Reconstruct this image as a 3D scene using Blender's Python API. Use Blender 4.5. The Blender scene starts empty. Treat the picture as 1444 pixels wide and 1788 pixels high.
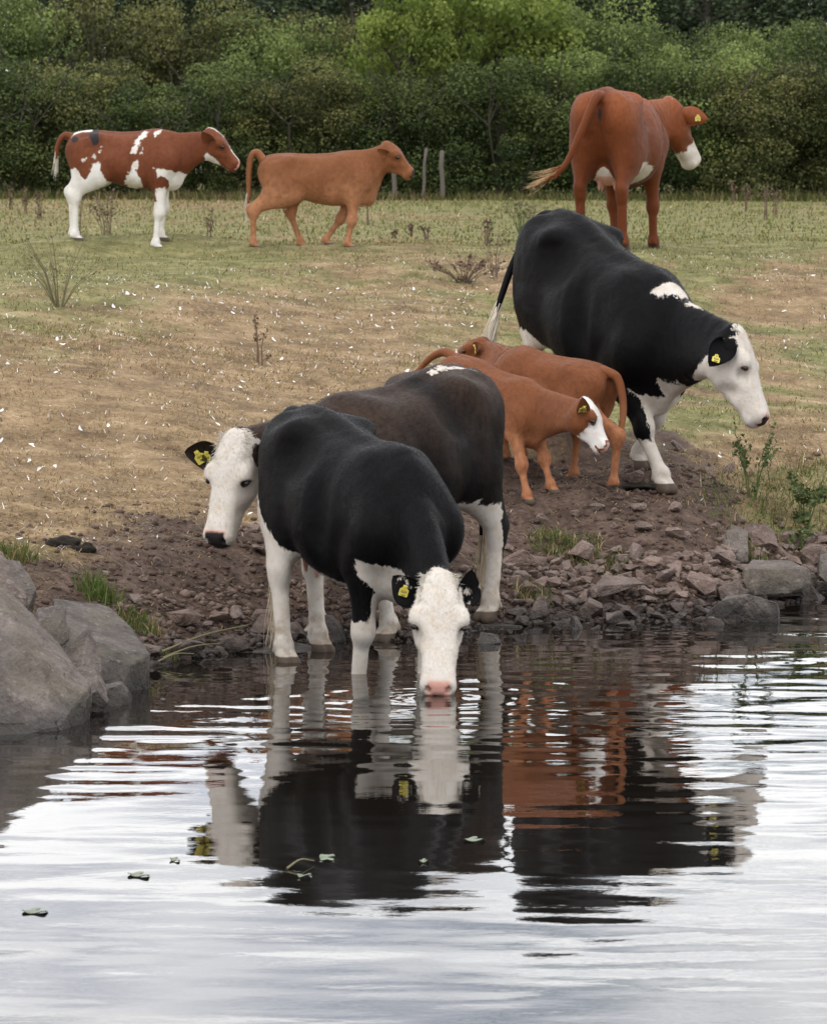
import bpy, bmesh, math, random
import numpy as np
from mathutils import Vector, Matrix
SC = bpy.context.scene
COL = SC.collection
# ------------------------------------------------------------------ camera
CAM_H = 2.94
cd = bpy.data.cameras.new('camera'); cam = bpy.data.objects.new('camera', cd); COL.objects.link(cam)
cam.location = (0, 0, CAM_H); cam.rotation_euler = (math.radians(90-4.341), 0, 0)
cd.sensor_fit = 'HORIZONTAL'; cd.sensor_width = 36; cd.lens = 36*9800/1444
cd.clip_start = .5; cd.clip_end = 3000
cd.dof.use_dof = True; cd.dof.focus_distance = 29.5; cd.dof.aperture_fstop = 16
SC.camera = cam
# ------------------------------------------------------------------ world: bright broken cloud over a Nishita sky, one soft sun
SUN_EL, SUN_AZ = math.radians(52), math.radians(205)      # azimuth clockwise from +Y: behind the camera, a little to the left
SC.view_settings.view_transform = 'Standard'; SC.view_settings.look = 'None'; SC.view_settings.gamma = 1
SC.view_settings.use_curve_mapping = False; SC.view_settings.exposure = -0.06
def make_world():
    w = bpy.data.worlds.new('World'); SC.world = w; w.use_nodes = True; t = w.node_tree; n = t.nodes; L = t.links.new
    bg = n['Background']; bg.inputs['Strength'].default_value = .10
    sky = n.new('ShaderNodeTexSky'); sky.sky_type = 'NISHITA'; sky.sun_disc = False; sky.sun_elevation = SUN_EL; sky.sun_rotation = SUN_AZ; sky.air_density = 1.0; sky.dust_density = 2.0
    tc = n.new('ShaderNodeTexCoord'); sep = n.new('ShaderNodeSeparateXYZ'); L(tc.outputs['Generated'], sep.inputs[0])
    # clouds lie on a flat layer overhead: divide by height
    ab = n.new('ShaderNodeMath'); ab.operation = 'MAXIMUM'; L(sep.outputs[2], ab.inputs[0]); ab.inputs[1].default_value = 0.0
    ad = n.new('ShaderNodeMath'); ad.operation = 'ADD'; L(ab.outputs[0], ad.inputs[0]); ad.inputs[1].default_value = .06
    dv = n.new('ShaderNodeVectorMath'); dv.operation = 'SCALE'; inv = n.new('ShaderNodeMath'); inv.operation = 'DIVIDE'; inv.inputs[0].default_value = 1; L(ad.outputs[0], inv.inputs[1])
    L(tc.outputs['Generated'], dv.inputs[0]); L(inv.outputs[0], dv.inputs['Scale'])
    def noise(sc, det, off):
        mp = n.new('ShaderNodeMapping'); L(dv.outputs[0], mp.inputs[0]); mp.inputs['Location'].default_value = off; mp.inputs['Scale'].default_value = (1,1,.0)
        q = n.new('ShaderNodeTexNoise'); L(mp.outputs[0], q.inputs['Vector']); q.inputs['Scale'].default_value = sc; q.inputs['Detail'].default_value = det; q.inputs['Roughness'].default_value = .55; return q.outputs['Fac']
    def mr(f, a, b, c=0., d=1.):
        q = n.new('ShaderNodeMapRange'); q.interpolation_type = 'SMOOTHSTEP'; L(f, q.inputs['Value']); q.inputs['From Min'].default_value = a; q.inputs['From Max'].default_value = b; q.inputs['To Min'].default_value = c; q.inputs['To Max'].default_value = d; return q.outputs[0]
    def mix(f, a, b):
        q = n.new('ShaderNodeMix'); q.data_type = 'RGBA'; L(f, q.inputs['Factor'])
        for s, v in ((q.inputs[6], a), (q.inputs[7], b)):
            if isinstance(v, tuple): s.default_value = (*v, 1)
            else: L(v, s)
        return q.outputs[2]
    cover = mr(noise(1.5, 6, (3.1,1.7,0)), .26, .54)
    body = mr(noise(2.3, 7, (7.7,4.2,0)), .32, .60)
    cloud = mix(body, (12.0,12.5,14.0), (23.0,23.0,23.0))
    haze = mix(cover, sky.outputs[0], cloud)
    L(haze, bg.inputs['Color'])
make_world()
sl_ = bpy.data.lights.new('sun', 'SUN'); sl_.energy = .9; sl_.angle = math.radians(14); sl_.color = (1.0,.965,.91)
sun = bpy.data.objects.new('sun', sl_); COL.objects.link(sun)
sd_ = Vector((math.sin(SUN_AZ)*math.cos(SUN_EL), math.cos(SUN_AZ)*math.cos(SUN_EL), math.sin(SUN_EL)))
sun.rotation_euler = sd_.to_track_quat('Z', 'Y').to_euler()
# ------------------------------------------------------------------ helpers
rng = np.random.default_rng(7); random.seed(7)
def tag(o, label=None, cat=None, group=None, kind=None):
    if label: o['label'] = label
    if cat: o['category'] = cat
    if group: o['group'] = group
    if kind: o['kind'] = kind
    return o
def link(name, me, parent=None, mat=None, loc=None, rot=None, scale=None):
    o = bpy.data.objects.new(name, me); COL.objects.link(o)
    if parent is not None: o.parent = parent
    if mat is not None and me is not None and not me.materials: me.materials.append(mat)
    if loc is not None: o.location = loc
    if rot is not None: o.rotation_euler = rot
    if scale is not None: o.scale = (scale,)*3 if np.isscalar(scale) else scale
    return o
def mesh_np(name, V, F, smooth=True, attrs=None, mat=None):
    """Mesh from numpy arrays: F is (n,3) or (n,4), or a list of both."""
    me = bpy.data.meshes.new(name)
    Fs = F if isinstance(F, list) else [F]
    Fs = [np.asarray(f, np.int32) for f in Fs if len(f)]
    V = np.asarray(V, np.float32)
    me.vertices.add(len(V)); me.vertices.foreach_set('co', V.ravel())
    nl = sum(f.size for f in Fs); npol = sum(len(f) for f in Fs)
    me.loops.add(nl); me.loops.foreach_set('vertex_index', np.concatenate([f.ravel() for f in Fs]))
    me.polygons.add(npol)
    tot = np.concatenate([np.full(len(f), f.shape[1], np.int32) for f in Fs])
    me.polygons.foreach_set('loop_start', np.concatenate([[0], np.cumsum(tot)[:-1]]).astype(np.int32))
    me.update(calc_edges=True); me.validate()
    if smooth: me.shade_smooth()
    for k, v in (attrs or {}).items():
        v = np.asarray(v, np.float32)
        if v.ndim == 1:
            a = me.attributes.new(k, 'FLOAT', 'POINT'); a.data.foreach_set('value', v)
        else:
            a = me.attributes.new(k, 'FLOAT_COLOR', 'POINT'); a.data.foreach_set('color', np.concatenate([v, np.ones((len(v),1), np.float32)],1).ravel())
    if mat: me.materials.append(mat)
    return me
class Mat:
    """Small node-tree builder."""
    def __init__(s, name):
        s.m = bpy.data.materials.new(name); s.m.use_nodes = True; s.t = s.m.node_tree; s.n = s.t.nodes; s.b = s.n['Principled BSDF']; s.out = s.n['Material Output']
        s.b.inputs['Roughness'].default_value = .8
    def node(s, ty, **kw):
        n = s.n.new(ty)
        for k, v in kw.items():
            if k in n.inputs: s.set(n.inputs[k], v)
            else: setattr(n, k, v)
        return n
    def set(s, sock, v):
        if isinstance(v, bpy.types.NodeSocket): s.t.links.new(v, sock)
        elif sock.type == 'RGBA' and len(v) == 3: sock.default_value = (*v, 1)
        else: sock.default_value = v
    def p(s, k, v): s.set(s.b.inputs[k], v)
    def attr(s, k, col=False):
        n = s.node('ShaderNodeAttribute', attribute_name=k); return n.outputs['Color' if col else 'Fac']
    def coord(s, which='Object'): return s.node('ShaderNodeTexCoord').outputs[which]
    def mapping(s, vec, scale=(1,1,1), rot=(0,0,0)):
        n = s.node('ShaderNodeMapping'); s.set(n.inputs['Vector'], vec); n.inputs['Scale'].default_value = scale; n.inputs['Rotation'].default_value = rot; return n.outputs[0]
    def noise(s, vec, scale, detail=4, rough=.55, dist=0, col=False):
        n = s.node('ShaderNodeTexNoise'); s.set(n.inputs['Vector'], vec); n.inputs['Scale'].default_value = scale; n.inputs['Detail'].default_value = detail; n.inputs['Roughness'].default_value = rough; n.inputs['Distortion'].default_value = dist
        return n.outputs['Color' if col else 'Fac']
    def voro(s, vec, scale, feat='F1', out='Distance'):
        n = s.node('ShaderNodeTexVoronoi', feature=feat); s.set(n.inputs['Vector'], vec); n.inputs['Scale'].default_value = scale; return n.outputs[out]
    def math(s, op, a, b=0., c=0., clamp=False):
        n = s.node('ShaderNodeMath', operation=op, use_clamp=clamp); s.set(n.inputs[0], a); s.set(n.inputs[1], b); s.set(n.inputs[2], c); return n.outputs[0]
    def ramp(s, f, stops, interp='LINEAR'):
        n = s.node('ShaderNodeValToRGB'); s.set(n.inputs[0], f); e = n.color_ramp.elements; n.color_ramp.interpolation = interp
        while len(e) < len(stops): e.new(.5)
        for q, (p, c) in zip(e, stops): q.position = p; q.color = (*c, 1) if len(c) == 3 else c
        return n.outputs[0]
    def step(s, f, a, b):
        n = s.node('ShaderNodeMapRange'); n.interpolation_type = 'SMOOTHSTEP'; s.set(n.inputs['Value'], f); n.inputs['From Min'].default_value = a; n.inputs['From Max'].default_value = b; return n.outputs[0]
    def mix(s, f, a, b, blend='MIX'):
        n = s.node('ShaderNodeMix', data_type='RGBA', blend_type=blend); s.set(n.inputs['Factor'], f); s.set(n.inputs['A'], a) if False else None
        s.set(n.inputs[6], a); s.set(n.inputs[7], b); return n.outputs[2]
    def bump(s, h, dist=.01, strength=1., normal=None):
        n = s.node('ShaderNodeBump'); s.set(n.inputs['Height'], h); n.inputs['Distance'].default_value = dist; n.inputs['Strength'].default_value = strength
        if normal is not None: s.set(n.inputs['Normal'], normal)
        return n.outputs[0]
def vnoise(P, seed=0, octaves=4, scale=1.0, gain=.5):
    """Value noise on numpy points of any dimension (vectorised), about -1..1."""
    P = np.asarray(P, float)*scale; d = P.shape[1]; out = np.zeros(len(P)); amp = 1.; tot = 0.
    for o in range(octaves):
        i = np.floor(P).astype(np.int64); f = P-i; f = f*f*(3-2*f); acc = np.zeros(len(P))
        for c in range(1 << d):
            bits = [(c >> k) & 1 for k in range(d)]
            h = np.full(len(P), seed*7919+o*104729+13, np.int64); w = np.ones(len(P))
            for k in range(d):
                h = (h ^ ((i[:,k]+bits[k])*(73856093, 19349663, 83492791)[k])) * 1274126177 & 0x7fffffff
                w = w*(f[:,k] if bits[k] else 1-f[:,k])
            h = (h ^ (h >> 13)) * 1103515245 & 0x7fffffff
            h = (h ^ (h >> 16)) * 668265263 & 0x7fffffff
            acc += w*((h >> 7) % 65536)/65535.
        out += amp*(acc*2-1); tot += amp; amp *= gain; P = P*2.03+17.3
    return out/tot
def simple_material(name, col, rough=.5, spec=.4, **kw):
    M = Mat(name); M.p('Base Color', col); M.p('Roughness', rough); M.p('Specular IOR Level', spec)
    for k, v in kw.items(): M.p(k, v)
    return M.m
# ------------------------------------------------------------------ the eight animals: place, pose, build
HERD = {}
HERD['drink'] = dict(loc=(-.25,28.36,-0.009), yaw=-64, H=1.205, leg=1.08, hook=.7, bony=1.6, sx=.97, sy=.92, sz=.95, pitch=9, belly=.02, fat=.03,
    feet=dict(FR=(.33,-.17,-.17), FL=(.46,.14,-.17), HR=(-.38,-.25,-.03), HL=(-.80,.14,-.02)),
    poll_w=(.125,27.32,0.491), face_w=(-.01,-.60,-.80), crown_w=(.05,-.80,.60), head=1.05,
    neck_bend=(.02,0,.02), earL_w=((.35,-.1,.85),(.6,-.75,.1)), earR_w=((-.62,-.05,.62),(-.3,-.85,.2)), ear_len=.155, ear_w=.08, ear=((0,1,0),(1,0,0)), udder=.9,
    tail=[(-.93,.0,1.24),(-.98,-.03,1.0),(-.96,-.05,.75),(-.94,-.06,.45)])
HERD['look'] = dict(loc=(-.15,30.05,-0.027), yaw=-125, H=1.375, leg=1.08, hook=.7, bony=1.4, sx=.96, sy=1.02, sz=.97, pitch=7, belly=.03, fat=.06,
    feet=dict(FR=(.42,-.18,.0), FL=(.30,.20,.0), HL=(-.70,.17,.04), HR=(-.55,-.19,.04)),
    poll_w=(-.90,29.15,1.083), face_w=(-.22,-.38,-.89), crown_w=(-.42,-.80,.42), head=.99,
    earL_w=((.9,.2,-.05),(.3,-.8,.3)), earR_w=((-.92,.1,.02),(-.15,-.85,-.2)), ear=((0,1,0),(1,0,0)), udder=.8,
    tail=[(-.90,.0,1.36),(-.95,.0,1.05),(-.93,.0,.75),(-.92,0,.5)])
HERD['descend'] = dict(loc=(1.235,33.65,0.557), yaw=-63, H=1.42, leg=1.10, hook=1.2, bony=1.9, neck_fat=.76, neck_top=(.46,0,1.185), sx=1.08, sy=.95, sz=1.02, pitch=17, belly=.02, fat=.04,
    feet=dict(FR=(.69,-.07,-.02), FL=(.16,.08,.08), HR=(-.62,-.19,.35), HL=(-.85,.19,.38)),
    poll_w=(1.835,32.5,1.478), face_w=(.36,-.30,-.88), crown_w=(.88,-.18,.45), head=.95,
    earL_w=((.15,.75,.55),(.6,-.3,.5)), earR_w=((-.55,-.62,-.5),(.2,-.7,.6)), ear=((0,1,0),(1,0,0)), udder=.8,
    tail=[(-.95,-.04,1.57),(-.96,-.20,1.32),(-.94,-.30,1.11),(-.93,-.35,.98)])
HERD['red_cow'] = dict(loc=(1.72,46.9,1.571), yaw=76, H=1.31, leg=1.0, ll=1.12, hook=1.1, bony=1.6, sx=.98, sy=.98, sz=.94, pitch=4, belly=.02, fat=.03,
    feet=dict(FR=(.52,-.19,-.03), FL=(.50,.13,0), HR=(-.62,-.17,0), HL=(-.58,.19,.02)),
    poll_w=(2.165,47.9,2.761), face_w=(.40,.40,-.82), crown_w=(.38,.80,.45), head=1.04,
    earL_w=((-.9,.1,-.1),(-.2,.8,.2)), earR_w=((.95,-.15,-.28),(.1,.95,-.15)), ear=((0,1,0),(1,0,0)), udder=.9, ear_len=.23,
    tail=[(-.88,.02,1.27),(-.93,.12,1.02),(-.93,.24,.76),(-.92,.36,.62)], tail_r=1.25)
HERD['pied_calf'] = dict(loc=(-2.325,45.5,1.616), yaw=-4, H=.965, bony=1.1, sx=.575, sy=.54, sz=.615, leg=.70, ll=.88, hook=.4, pitch=-1, calf=True,
    feet=dict(FR=(.28,-.09,-.01), FL=(.30,.08,.06), HR=(-.37,-.10,.06), HL=(-.41,.09,.07)), bend=dict(HR=(.035,0,0), HL=(.025,0,0)),
    poll_w=(-1.655,45.45,2.536), face_w=(.72,-.08,-.69), crown_w=(.70,-.08,.70), head=.80,
    earL=((-.3,.7,.5),(.6,.3,.3)), earR=((-.55,-.75,.10),(.5,-.6,-.2)), ear_len=.17, ear_w=.07,
    tail=[(-.49,0,.93),(-.53,0,.90),(-.56,0,.83),(-.57,0,.74)])
HERD['tan_calf'] = dict(loc=(-.77,45.5,1.616), yaw=-3, H=.785, bony=1.1, hook=.5, sx=.585, sy=.50, sz=.56, leg=.62, ll=.70, pitch=-2, calf=True,
    feet=dict(FR=(.27,-.08,0), FL=(.08,.08,.02), HR=(-.49,-.09,.0), HL=(-.12,.09,.0)), bend=dict(HR=(.03,0,0), HL=(-.05,0,0)),
    poll_w=(-.225,45.45,2.436), face_w=(.74,-.12,-.66), crown_w=(.66,-.1,.74), head=.72,
    ear=((-.6,.75,-.25),(.5,.6,-.2)), ear_len=.14, ear_w=.06,
    tail=[(-.50,0,.79),(-.545,0,.75),(-.565,0,.62),(-.565,0,.48),(-.57,0,.38)])
HERD['lick_calf'] = dict(loc=(.515,32.75,0.571), yaw=-44, bony=.4, H=.715, sx=.51, sy=.49, sz=.475, leg=.57, ll=.66, pitch=14, calf=True,
    feet=dict(FR=(.36,-.14,-.05), FL=(.40,.02,.0), HR=(-.30,-.10,.1), HL=(-.40,.08,.12)),
    poll_w=(.965,32.13,1.107), face_w=(.50,-.25,-.83), crown_w=(.85,-.15,.5), head=.67,
    earL=((-.4,.8,.3),(.6,.4,.1)), earR=((-.3,-.75,.5),(.7,-.6,.1)), ear_len=.17, ear_w=.07,
    tail=[(-.46,0,.805),(-.57,0,.77),(-.69,0,.68)])
HERD['suckle_calf'] = dict(loc=(.83,32.95,0.614), yaw=138, bony=.4, H=.755, sx=.53, sy=.50, sz=.49, leg=.57, ll=.72, pitch=-8, calf=True,
    feet=dict(FR=(.36,-.10,.10), FL=(.34,.08,.10), HR=(-.05,-.08,.0), HL=(-.44,.02,-.03)),
    poll_w=(.42,33.70,1.381), face_w=(-.78,.10,-.35), crown_w=(-.3,.05,.9), head=.63,
    ear=((-.3,.9,.3),(.6,.4,.3)), ear_len=.16, ear_w=.065,
    tail=[(-.47,-.02,.62),(-.50,-.03,.45),(-.47,-.03,.26)])
# ------------------------------------------------------------------ cattle: implicit bodies, meshed by surface nets
def sdf_ell(P, c, r, R=None):
    q = P - np.float32(c)
    if R is not None: q = q @ np.float32(R)
    r = np.float32(r)
    k0 = np.sqrt(((q/r)**2).sum(1)); k1 = np.sqrt(((q/(r*r))**2).sum(1)) + 1e-6
    return k0*(k0-1.0)/k1
def sdf_cone(P, a, b, ra, rb, n=None, s=1.0):
    a = np.float32(a); b = np.float32(b); ba = b-a
    pa = P-a
    h = np.clip((pa@ba)/max(float(ba@ba),1e-9), 0, 1)
    q = pa - h[:,None]*ba
    if n is not None:
        n = np.float32(n)/np.linalg.norm(n); dn = q@n
        q = q + (dn*(1.0/s-1.0))[:,None]*n
        return (np.sqrt((q*q).sum(1)) - (ra+(rb-ra)*h))*min(1.0, .5+.5*s)
    return np.sqrt((q*q).sum(1)) - (ra+(rb-ra)*h)
def sdf_loft(P, R, o, xs, top, bot, w, zf, nu, nl):
    q = (P-np.float32(o)) @ np.float32(R)
    x = np.clip(q[:,0], xs[0], xs[-1])
    f = lambda a: np.interp(x, xs, a).astype(np.float32)
    T = f(top); B = f(bot); W = f(w); zc = B+(T-B)*f(zf)
    dz = q[:,2]-zc
    up = dz > 0
    h = np.where(up, T-zc, zc-B)
    n = np.where(up, f(nu), f(nl))
    qq = (np.abs(q[:,1]/W)**n + np.abs(dz/h)**n)**(1/n)
    ds = (qq-1)*np.minimum(W, h)
    dx = np.abs(q[:,0]-x)
    return np.where(dx > 1e-6, np.sqrt(np.maximum(ds,0)**2+dx*dx), ds)
def smooth_curve(xs, ys, n=90):
    # Catmull-Rom resample so that lofted outlines carry no corners
    xs = np.array(xs, float); ys = np.array(ys, float)
    m = np.gradient(ys, xs)
    X = np.linspace(xs[0], xs[-1], n); i = np.clip(np.searchsorted(xs, X)-1, 0, len(xs)-2)
    h = xs[i+1]-xs[i]; t = (X-xs[i])/h
    return X, (2*t**3-3*t**2+1)*ys[i] + (t**3-2*t**2+t)*h*m[i] + (-2*t**3+3*t**2)*ys[i+1] + (t**3-t**2)*h*m[i+1]

class Field:
    """A dense distance grid that primitives are blended into, each only inside its own box."""
    def __init__(self, lo, hi, h):
        self.lo = np.array(lo, np.float32); self.h = h
        self.n = np.ceil((np.array(hi)-self.lo)/h).astype(int)+1
        self.D = np.full(self.n, 9.0, np.float32); self.part = np.zeros(self.n, np.uint8)
    def box(self, lo, hi):
        a = np.clip(np.floor((np.array(lo)-self.lo)/self.h).astype(int), 0, self.n-1)
        b = np.clip(np.ceil((np.array(hi)-self.lo)/self.h).astype(int)+1, 1, self.n)
        sl = tuple(slice(i, j) for i, j in zip(a, b))
        g = np.meshgrid(*[self.lo[d]+self.h*np.arange(a[d], b[d], dtype=np.float32) for d in range(3)], indexing='ij')
        return sl, np.stack([q.ravel() for q in g], 1).astype(np.float32)
    def add(self, fn, lo, hi, k, part):
        sl, P = self.box(np.array(lo)-2*k-.02, np.array(hi)+2*k+.02)
        if len(P) == 0: return
        D = self.D[sl]; d = fn(P).reshape(D.shape).astype(np.float32)
        pt = self.part[sl]; pt[d < D] = part
        hh = np.maximum(k-np.abs(D-d), 0)/k
        self.D[sl] = np.minimum(D, d)-hh*hh*k*.25
    def cut(self, fn, lo, hi, k):
        sl, P = self.box(np.array(lo)-2*k-.02, np.array(hi)+2*k+.02)
        if len(P) == 0: return
        D = self.D[sl]; d = -fn(P).reshape(D.shape).astype(np.float32)
        hh = np.maximum(k-np.abs(D-d), 0)/k
        self.D[sl] = np.maximum(D, d)+hh*hh*k*.25
    def ell(self, c, r, k=.05, part=0, R=None, cut=False):
        m = max(r); fn = lambda P: sdf_ell(P, c, r, R)
        lo, hi = np.array(c)-m, np.array(c)+m
        self.cut(fn, lo, hi, k) if cut else self.add(fn, lo, hi, k, part)
    def cone(self, a, b, ra, rb, k=.05, part=0, n=None, s=1.0, cut=False):
        m = max(ra, rb)*max(1, s); lo = np.minimum(a, b)-m; hi = np.maximum(a, b)+m
        fn = lambda P: sdf_cone(P, a, b, ra, rb, n, s)
        self.cut(fn, lo, hi, k) if cut else self.add(fn, lo, hi, k, part)
    def chain(self, segs, k, part):
        # several cones joined hard among themselves, blended into the body once
        fn = lambda P: np.minimum.reduce([sdf_cone(P, *q) for q in segs])
        lo = np.min([np.minimum(q[0], q[1])-max(q[2], q[3]) for q in segs], 0); hi = np.max([np.maximum(q[0], q[1])+max(q[2], q[3]) for q in segs], 0)
        self.add(fn, lo, hi, k, part)
    def mesh(self):
        D = self.D; S = D < 0
        c = [S[i:D.shape[0]-1+i, j:D.shape[1]-1+j, k:D.shape[2]-1+k] for i in (0,1) for j in (0,1) for k in (0,1)]
        cnt = sum(q.astype(np.uint8) for q in c)
        act = np.argwhere((cnt > 0) & (cnt < 8))
        idx = np.full(cnt.shape, -1, np.int32); idx[tuple(act.T)] = np.arange(len(act))
        offs = np.array([(i,j,k) for i in (0,1) for j in (0,1) for k in (0,1)])
        V8 = np.stack([D[tuple((act+o).T)] for o in offs], 1)
        acc = np.zeros((len(act),3)); num = np.zeros(len(act))
        for a in range(8):
            for b in range(a+1, 8):
                if np.abs(offs[a]-offs[b]).sum() != 1: continue
                va, vb = V8[:,a], V8[:,b]; m = (va < 0) != (vb < 0)
                t = np.where(m, va/np.where(m, va-vb, 1), 0)
                acc += np.where(m[:,None], offs[a]+t[:,None]*(offs[b]-offs[a]), 0); num += m
        V = self.lo + self.h*(act + acc/num[:,None])
        part = self.part[tuple(act.T)]
        F = []
        for ax in range(3):
            u, v = (ax+1)%3, (ax+2)%3
            s0 = [slice(1,-1)]*3; s1 = [slice(1,-1)]*3; s0[ax] = slice(0,-1); s1[ax] = slice(1,None)
            A, B = S[tuple(s0)], S[tuple(s1)]
            e = np.argwhere(A != B); fl = A[tuple(e.T)]
            e = e + np.array([0 if d == ax else 1 for d in range(3)])
            def cell(du, dv):
                q = e.copy(); q[:,u] -= du; q[:,v] -= dv
                return idx[tuple(q.T)]
            q = np.stack([cell(1,1), cell(0,1), cell(0,0), cell(1,0)], 1)
            q[~fl] = q[~fl][:,::-1]
            F.append(q)
        F = np.concatenate(F); F = F[(F >= 0).all(1)]
        return V.astype(np.float64), F, part

def unit(v): v = np.array(v, float); return v/np.linalg.norm(v)

TX = [-.80,-.76,-.68,-.55,-.40,-.22,0,.22,.40,.55,.66,.75,.80]
TT = [1.12,1.25,1.325,1.355,1.36,1.335,1.325,1.335,1.36,1.35,1.30,1.20,1.10]
TB = [.98,.88,.80,.72,.66,.60,.56,.565,.60,.62,.66,.74,.88]
CTB = [.98,.90,.84,.80,.77,.69,.625,.59,.60,.62,.66,.74,.88]
TW = [.10,.165,.205,.235,.275,.325,.36,.345,.295,.255,.225,.175,.10]
TF = [.5,.52,.54,.52,.50,.46,.44,.44,.46,.48,.5,.5,.5]
TU = [2.2,2.2,2.35,2.4,2.4,2.2,2.05,1.95,1.8,1.75,1.9,2,2]
HX = [-.05,-.02,.02,.08,.15,.23,.31,.39,.45,.50,.545,.565]
HT = [.03,.065,.088,.100,.096,.082,.066,.056,.052,.046,.026,.0]
HB = [-.06,-.12,-.165,-.200,-.215,-.198,-.170,-.142,-.126,-.116,-.098,-.06]
HW = [.060,.088,.108,.119,.122,.116,.101,.086,.080,.081,.070,.044]
CHX = [-.04,-.015,.02,.07,.13,.19,.25,.31,.35,.385,.415,.43]
CHT = [.03,.065,.09,.105,.102,.085,.064,.050,.047,.042,.022,.0]
CHB = [-.06,-.12,-.155,-.178,-.185,-.172,-.145,-.118,-.108,-.100,-.085,-.05]
CHW = [.055,.080,.098,.109,.112,.103,.087,.074,.072,.073,.062,.036]

def ear_mesh(base, d, nrm, L, W, fold=.55, nu=14, nv=12):
    """A cupped leaf-shaped ear as a closed double shell; returns verts, quads, inner flag."""
    d = unit(d); nrm = np.array(nrm, float); nrm = unit(nrm-d*(nrm@d)); sd = np.cross(d, nrm)
    V = []; inn = []
    for shell in (0, 1):
        for i in range(nu+1):
            u = i/nu
            w = W*(.34+.66*math.sin(math.pi*min(1, u*.72+.05)))*(1 if u < .45 else math.sqrt(max(0, 1-((u-.45)/.552)**2)))
            for j in range(nv+1):
                v = -1+2*j/nv
                ang = v*(fold+1.15*(1-u)**2)
                r = w/ max(.35, fold+.3)
                p = np.array(base)+d*(L*u) + sd*(r*math.sin(ang)) + nrm*(r*(1-math.cos(ang))*.9)
                p = p - nrm*(.010*(1-.6*u) if shell == 0 else 0)*(1-.75*abs(v)) - nrm*.02*u*u
                V.append(p); inn.append(float(shell))
    n1 = (nu+1)*(nv+1); F = []
    for s in (0, 1):
        for i in range(nu):
            for j in range(nv):
                q = [s*n1+i*(nv+1)+j, s*n1+i*(nv+1)+j+1, s*n1+(i+1)*(nv+1)+j+1, s*n1+(i+1)*(nv+1)+j]
                F.append(q if s else q[::-1])
    rim = [i*(nv+1) for i in range(nu+1)] + [nu*(nv+1)+j for j in range(1, nv+1)] + [i*(nv+1)+nv for i in range(nu-1,-1,-1)]
    for a, b in zip(rim[:-1], rim[1:]): F.append([a, b, b+n1, a+n1])
    return np.array(V), np.array(F), np.array(inn)

def tube_np(pts, rad, n=10):
    pts = np.array(pts, float); N = len(pts); V = []; F = []
    up = np.array([.3,.9,.2])
    for i in range(N):
        t = unit(pts[min(i+1,N-1)]-pts[max(i-1,0)]); a = unit(np.cross(t, up)); b = np.cross(t, a)
        for k in range(n):
            th = 2*math.pi*k/n; V.append(pts[i]+rad[i]*(a*math.cos(th)+b*math.sin(th)))
    for i in range(N-1):
        for k in range(n): F.append([i*n+k, i*n+(k+1)%n, (i+1)*n+(k+1)%n, (i+1)*n+k])
    F.append([k for k in range(n)][::-1][:4]) if n == 4 else None
    return np.array(V), np.array(F)

def spline_pts(pts, n):
    pts = np.array(pts, float); t = np.linspace(0, 1, len(pts)); T = np.linspace(0, 1, n)
    return np.stack([smooth_curve(t, pts[:,i], n)[1] for i in range(3)], 1)

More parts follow.
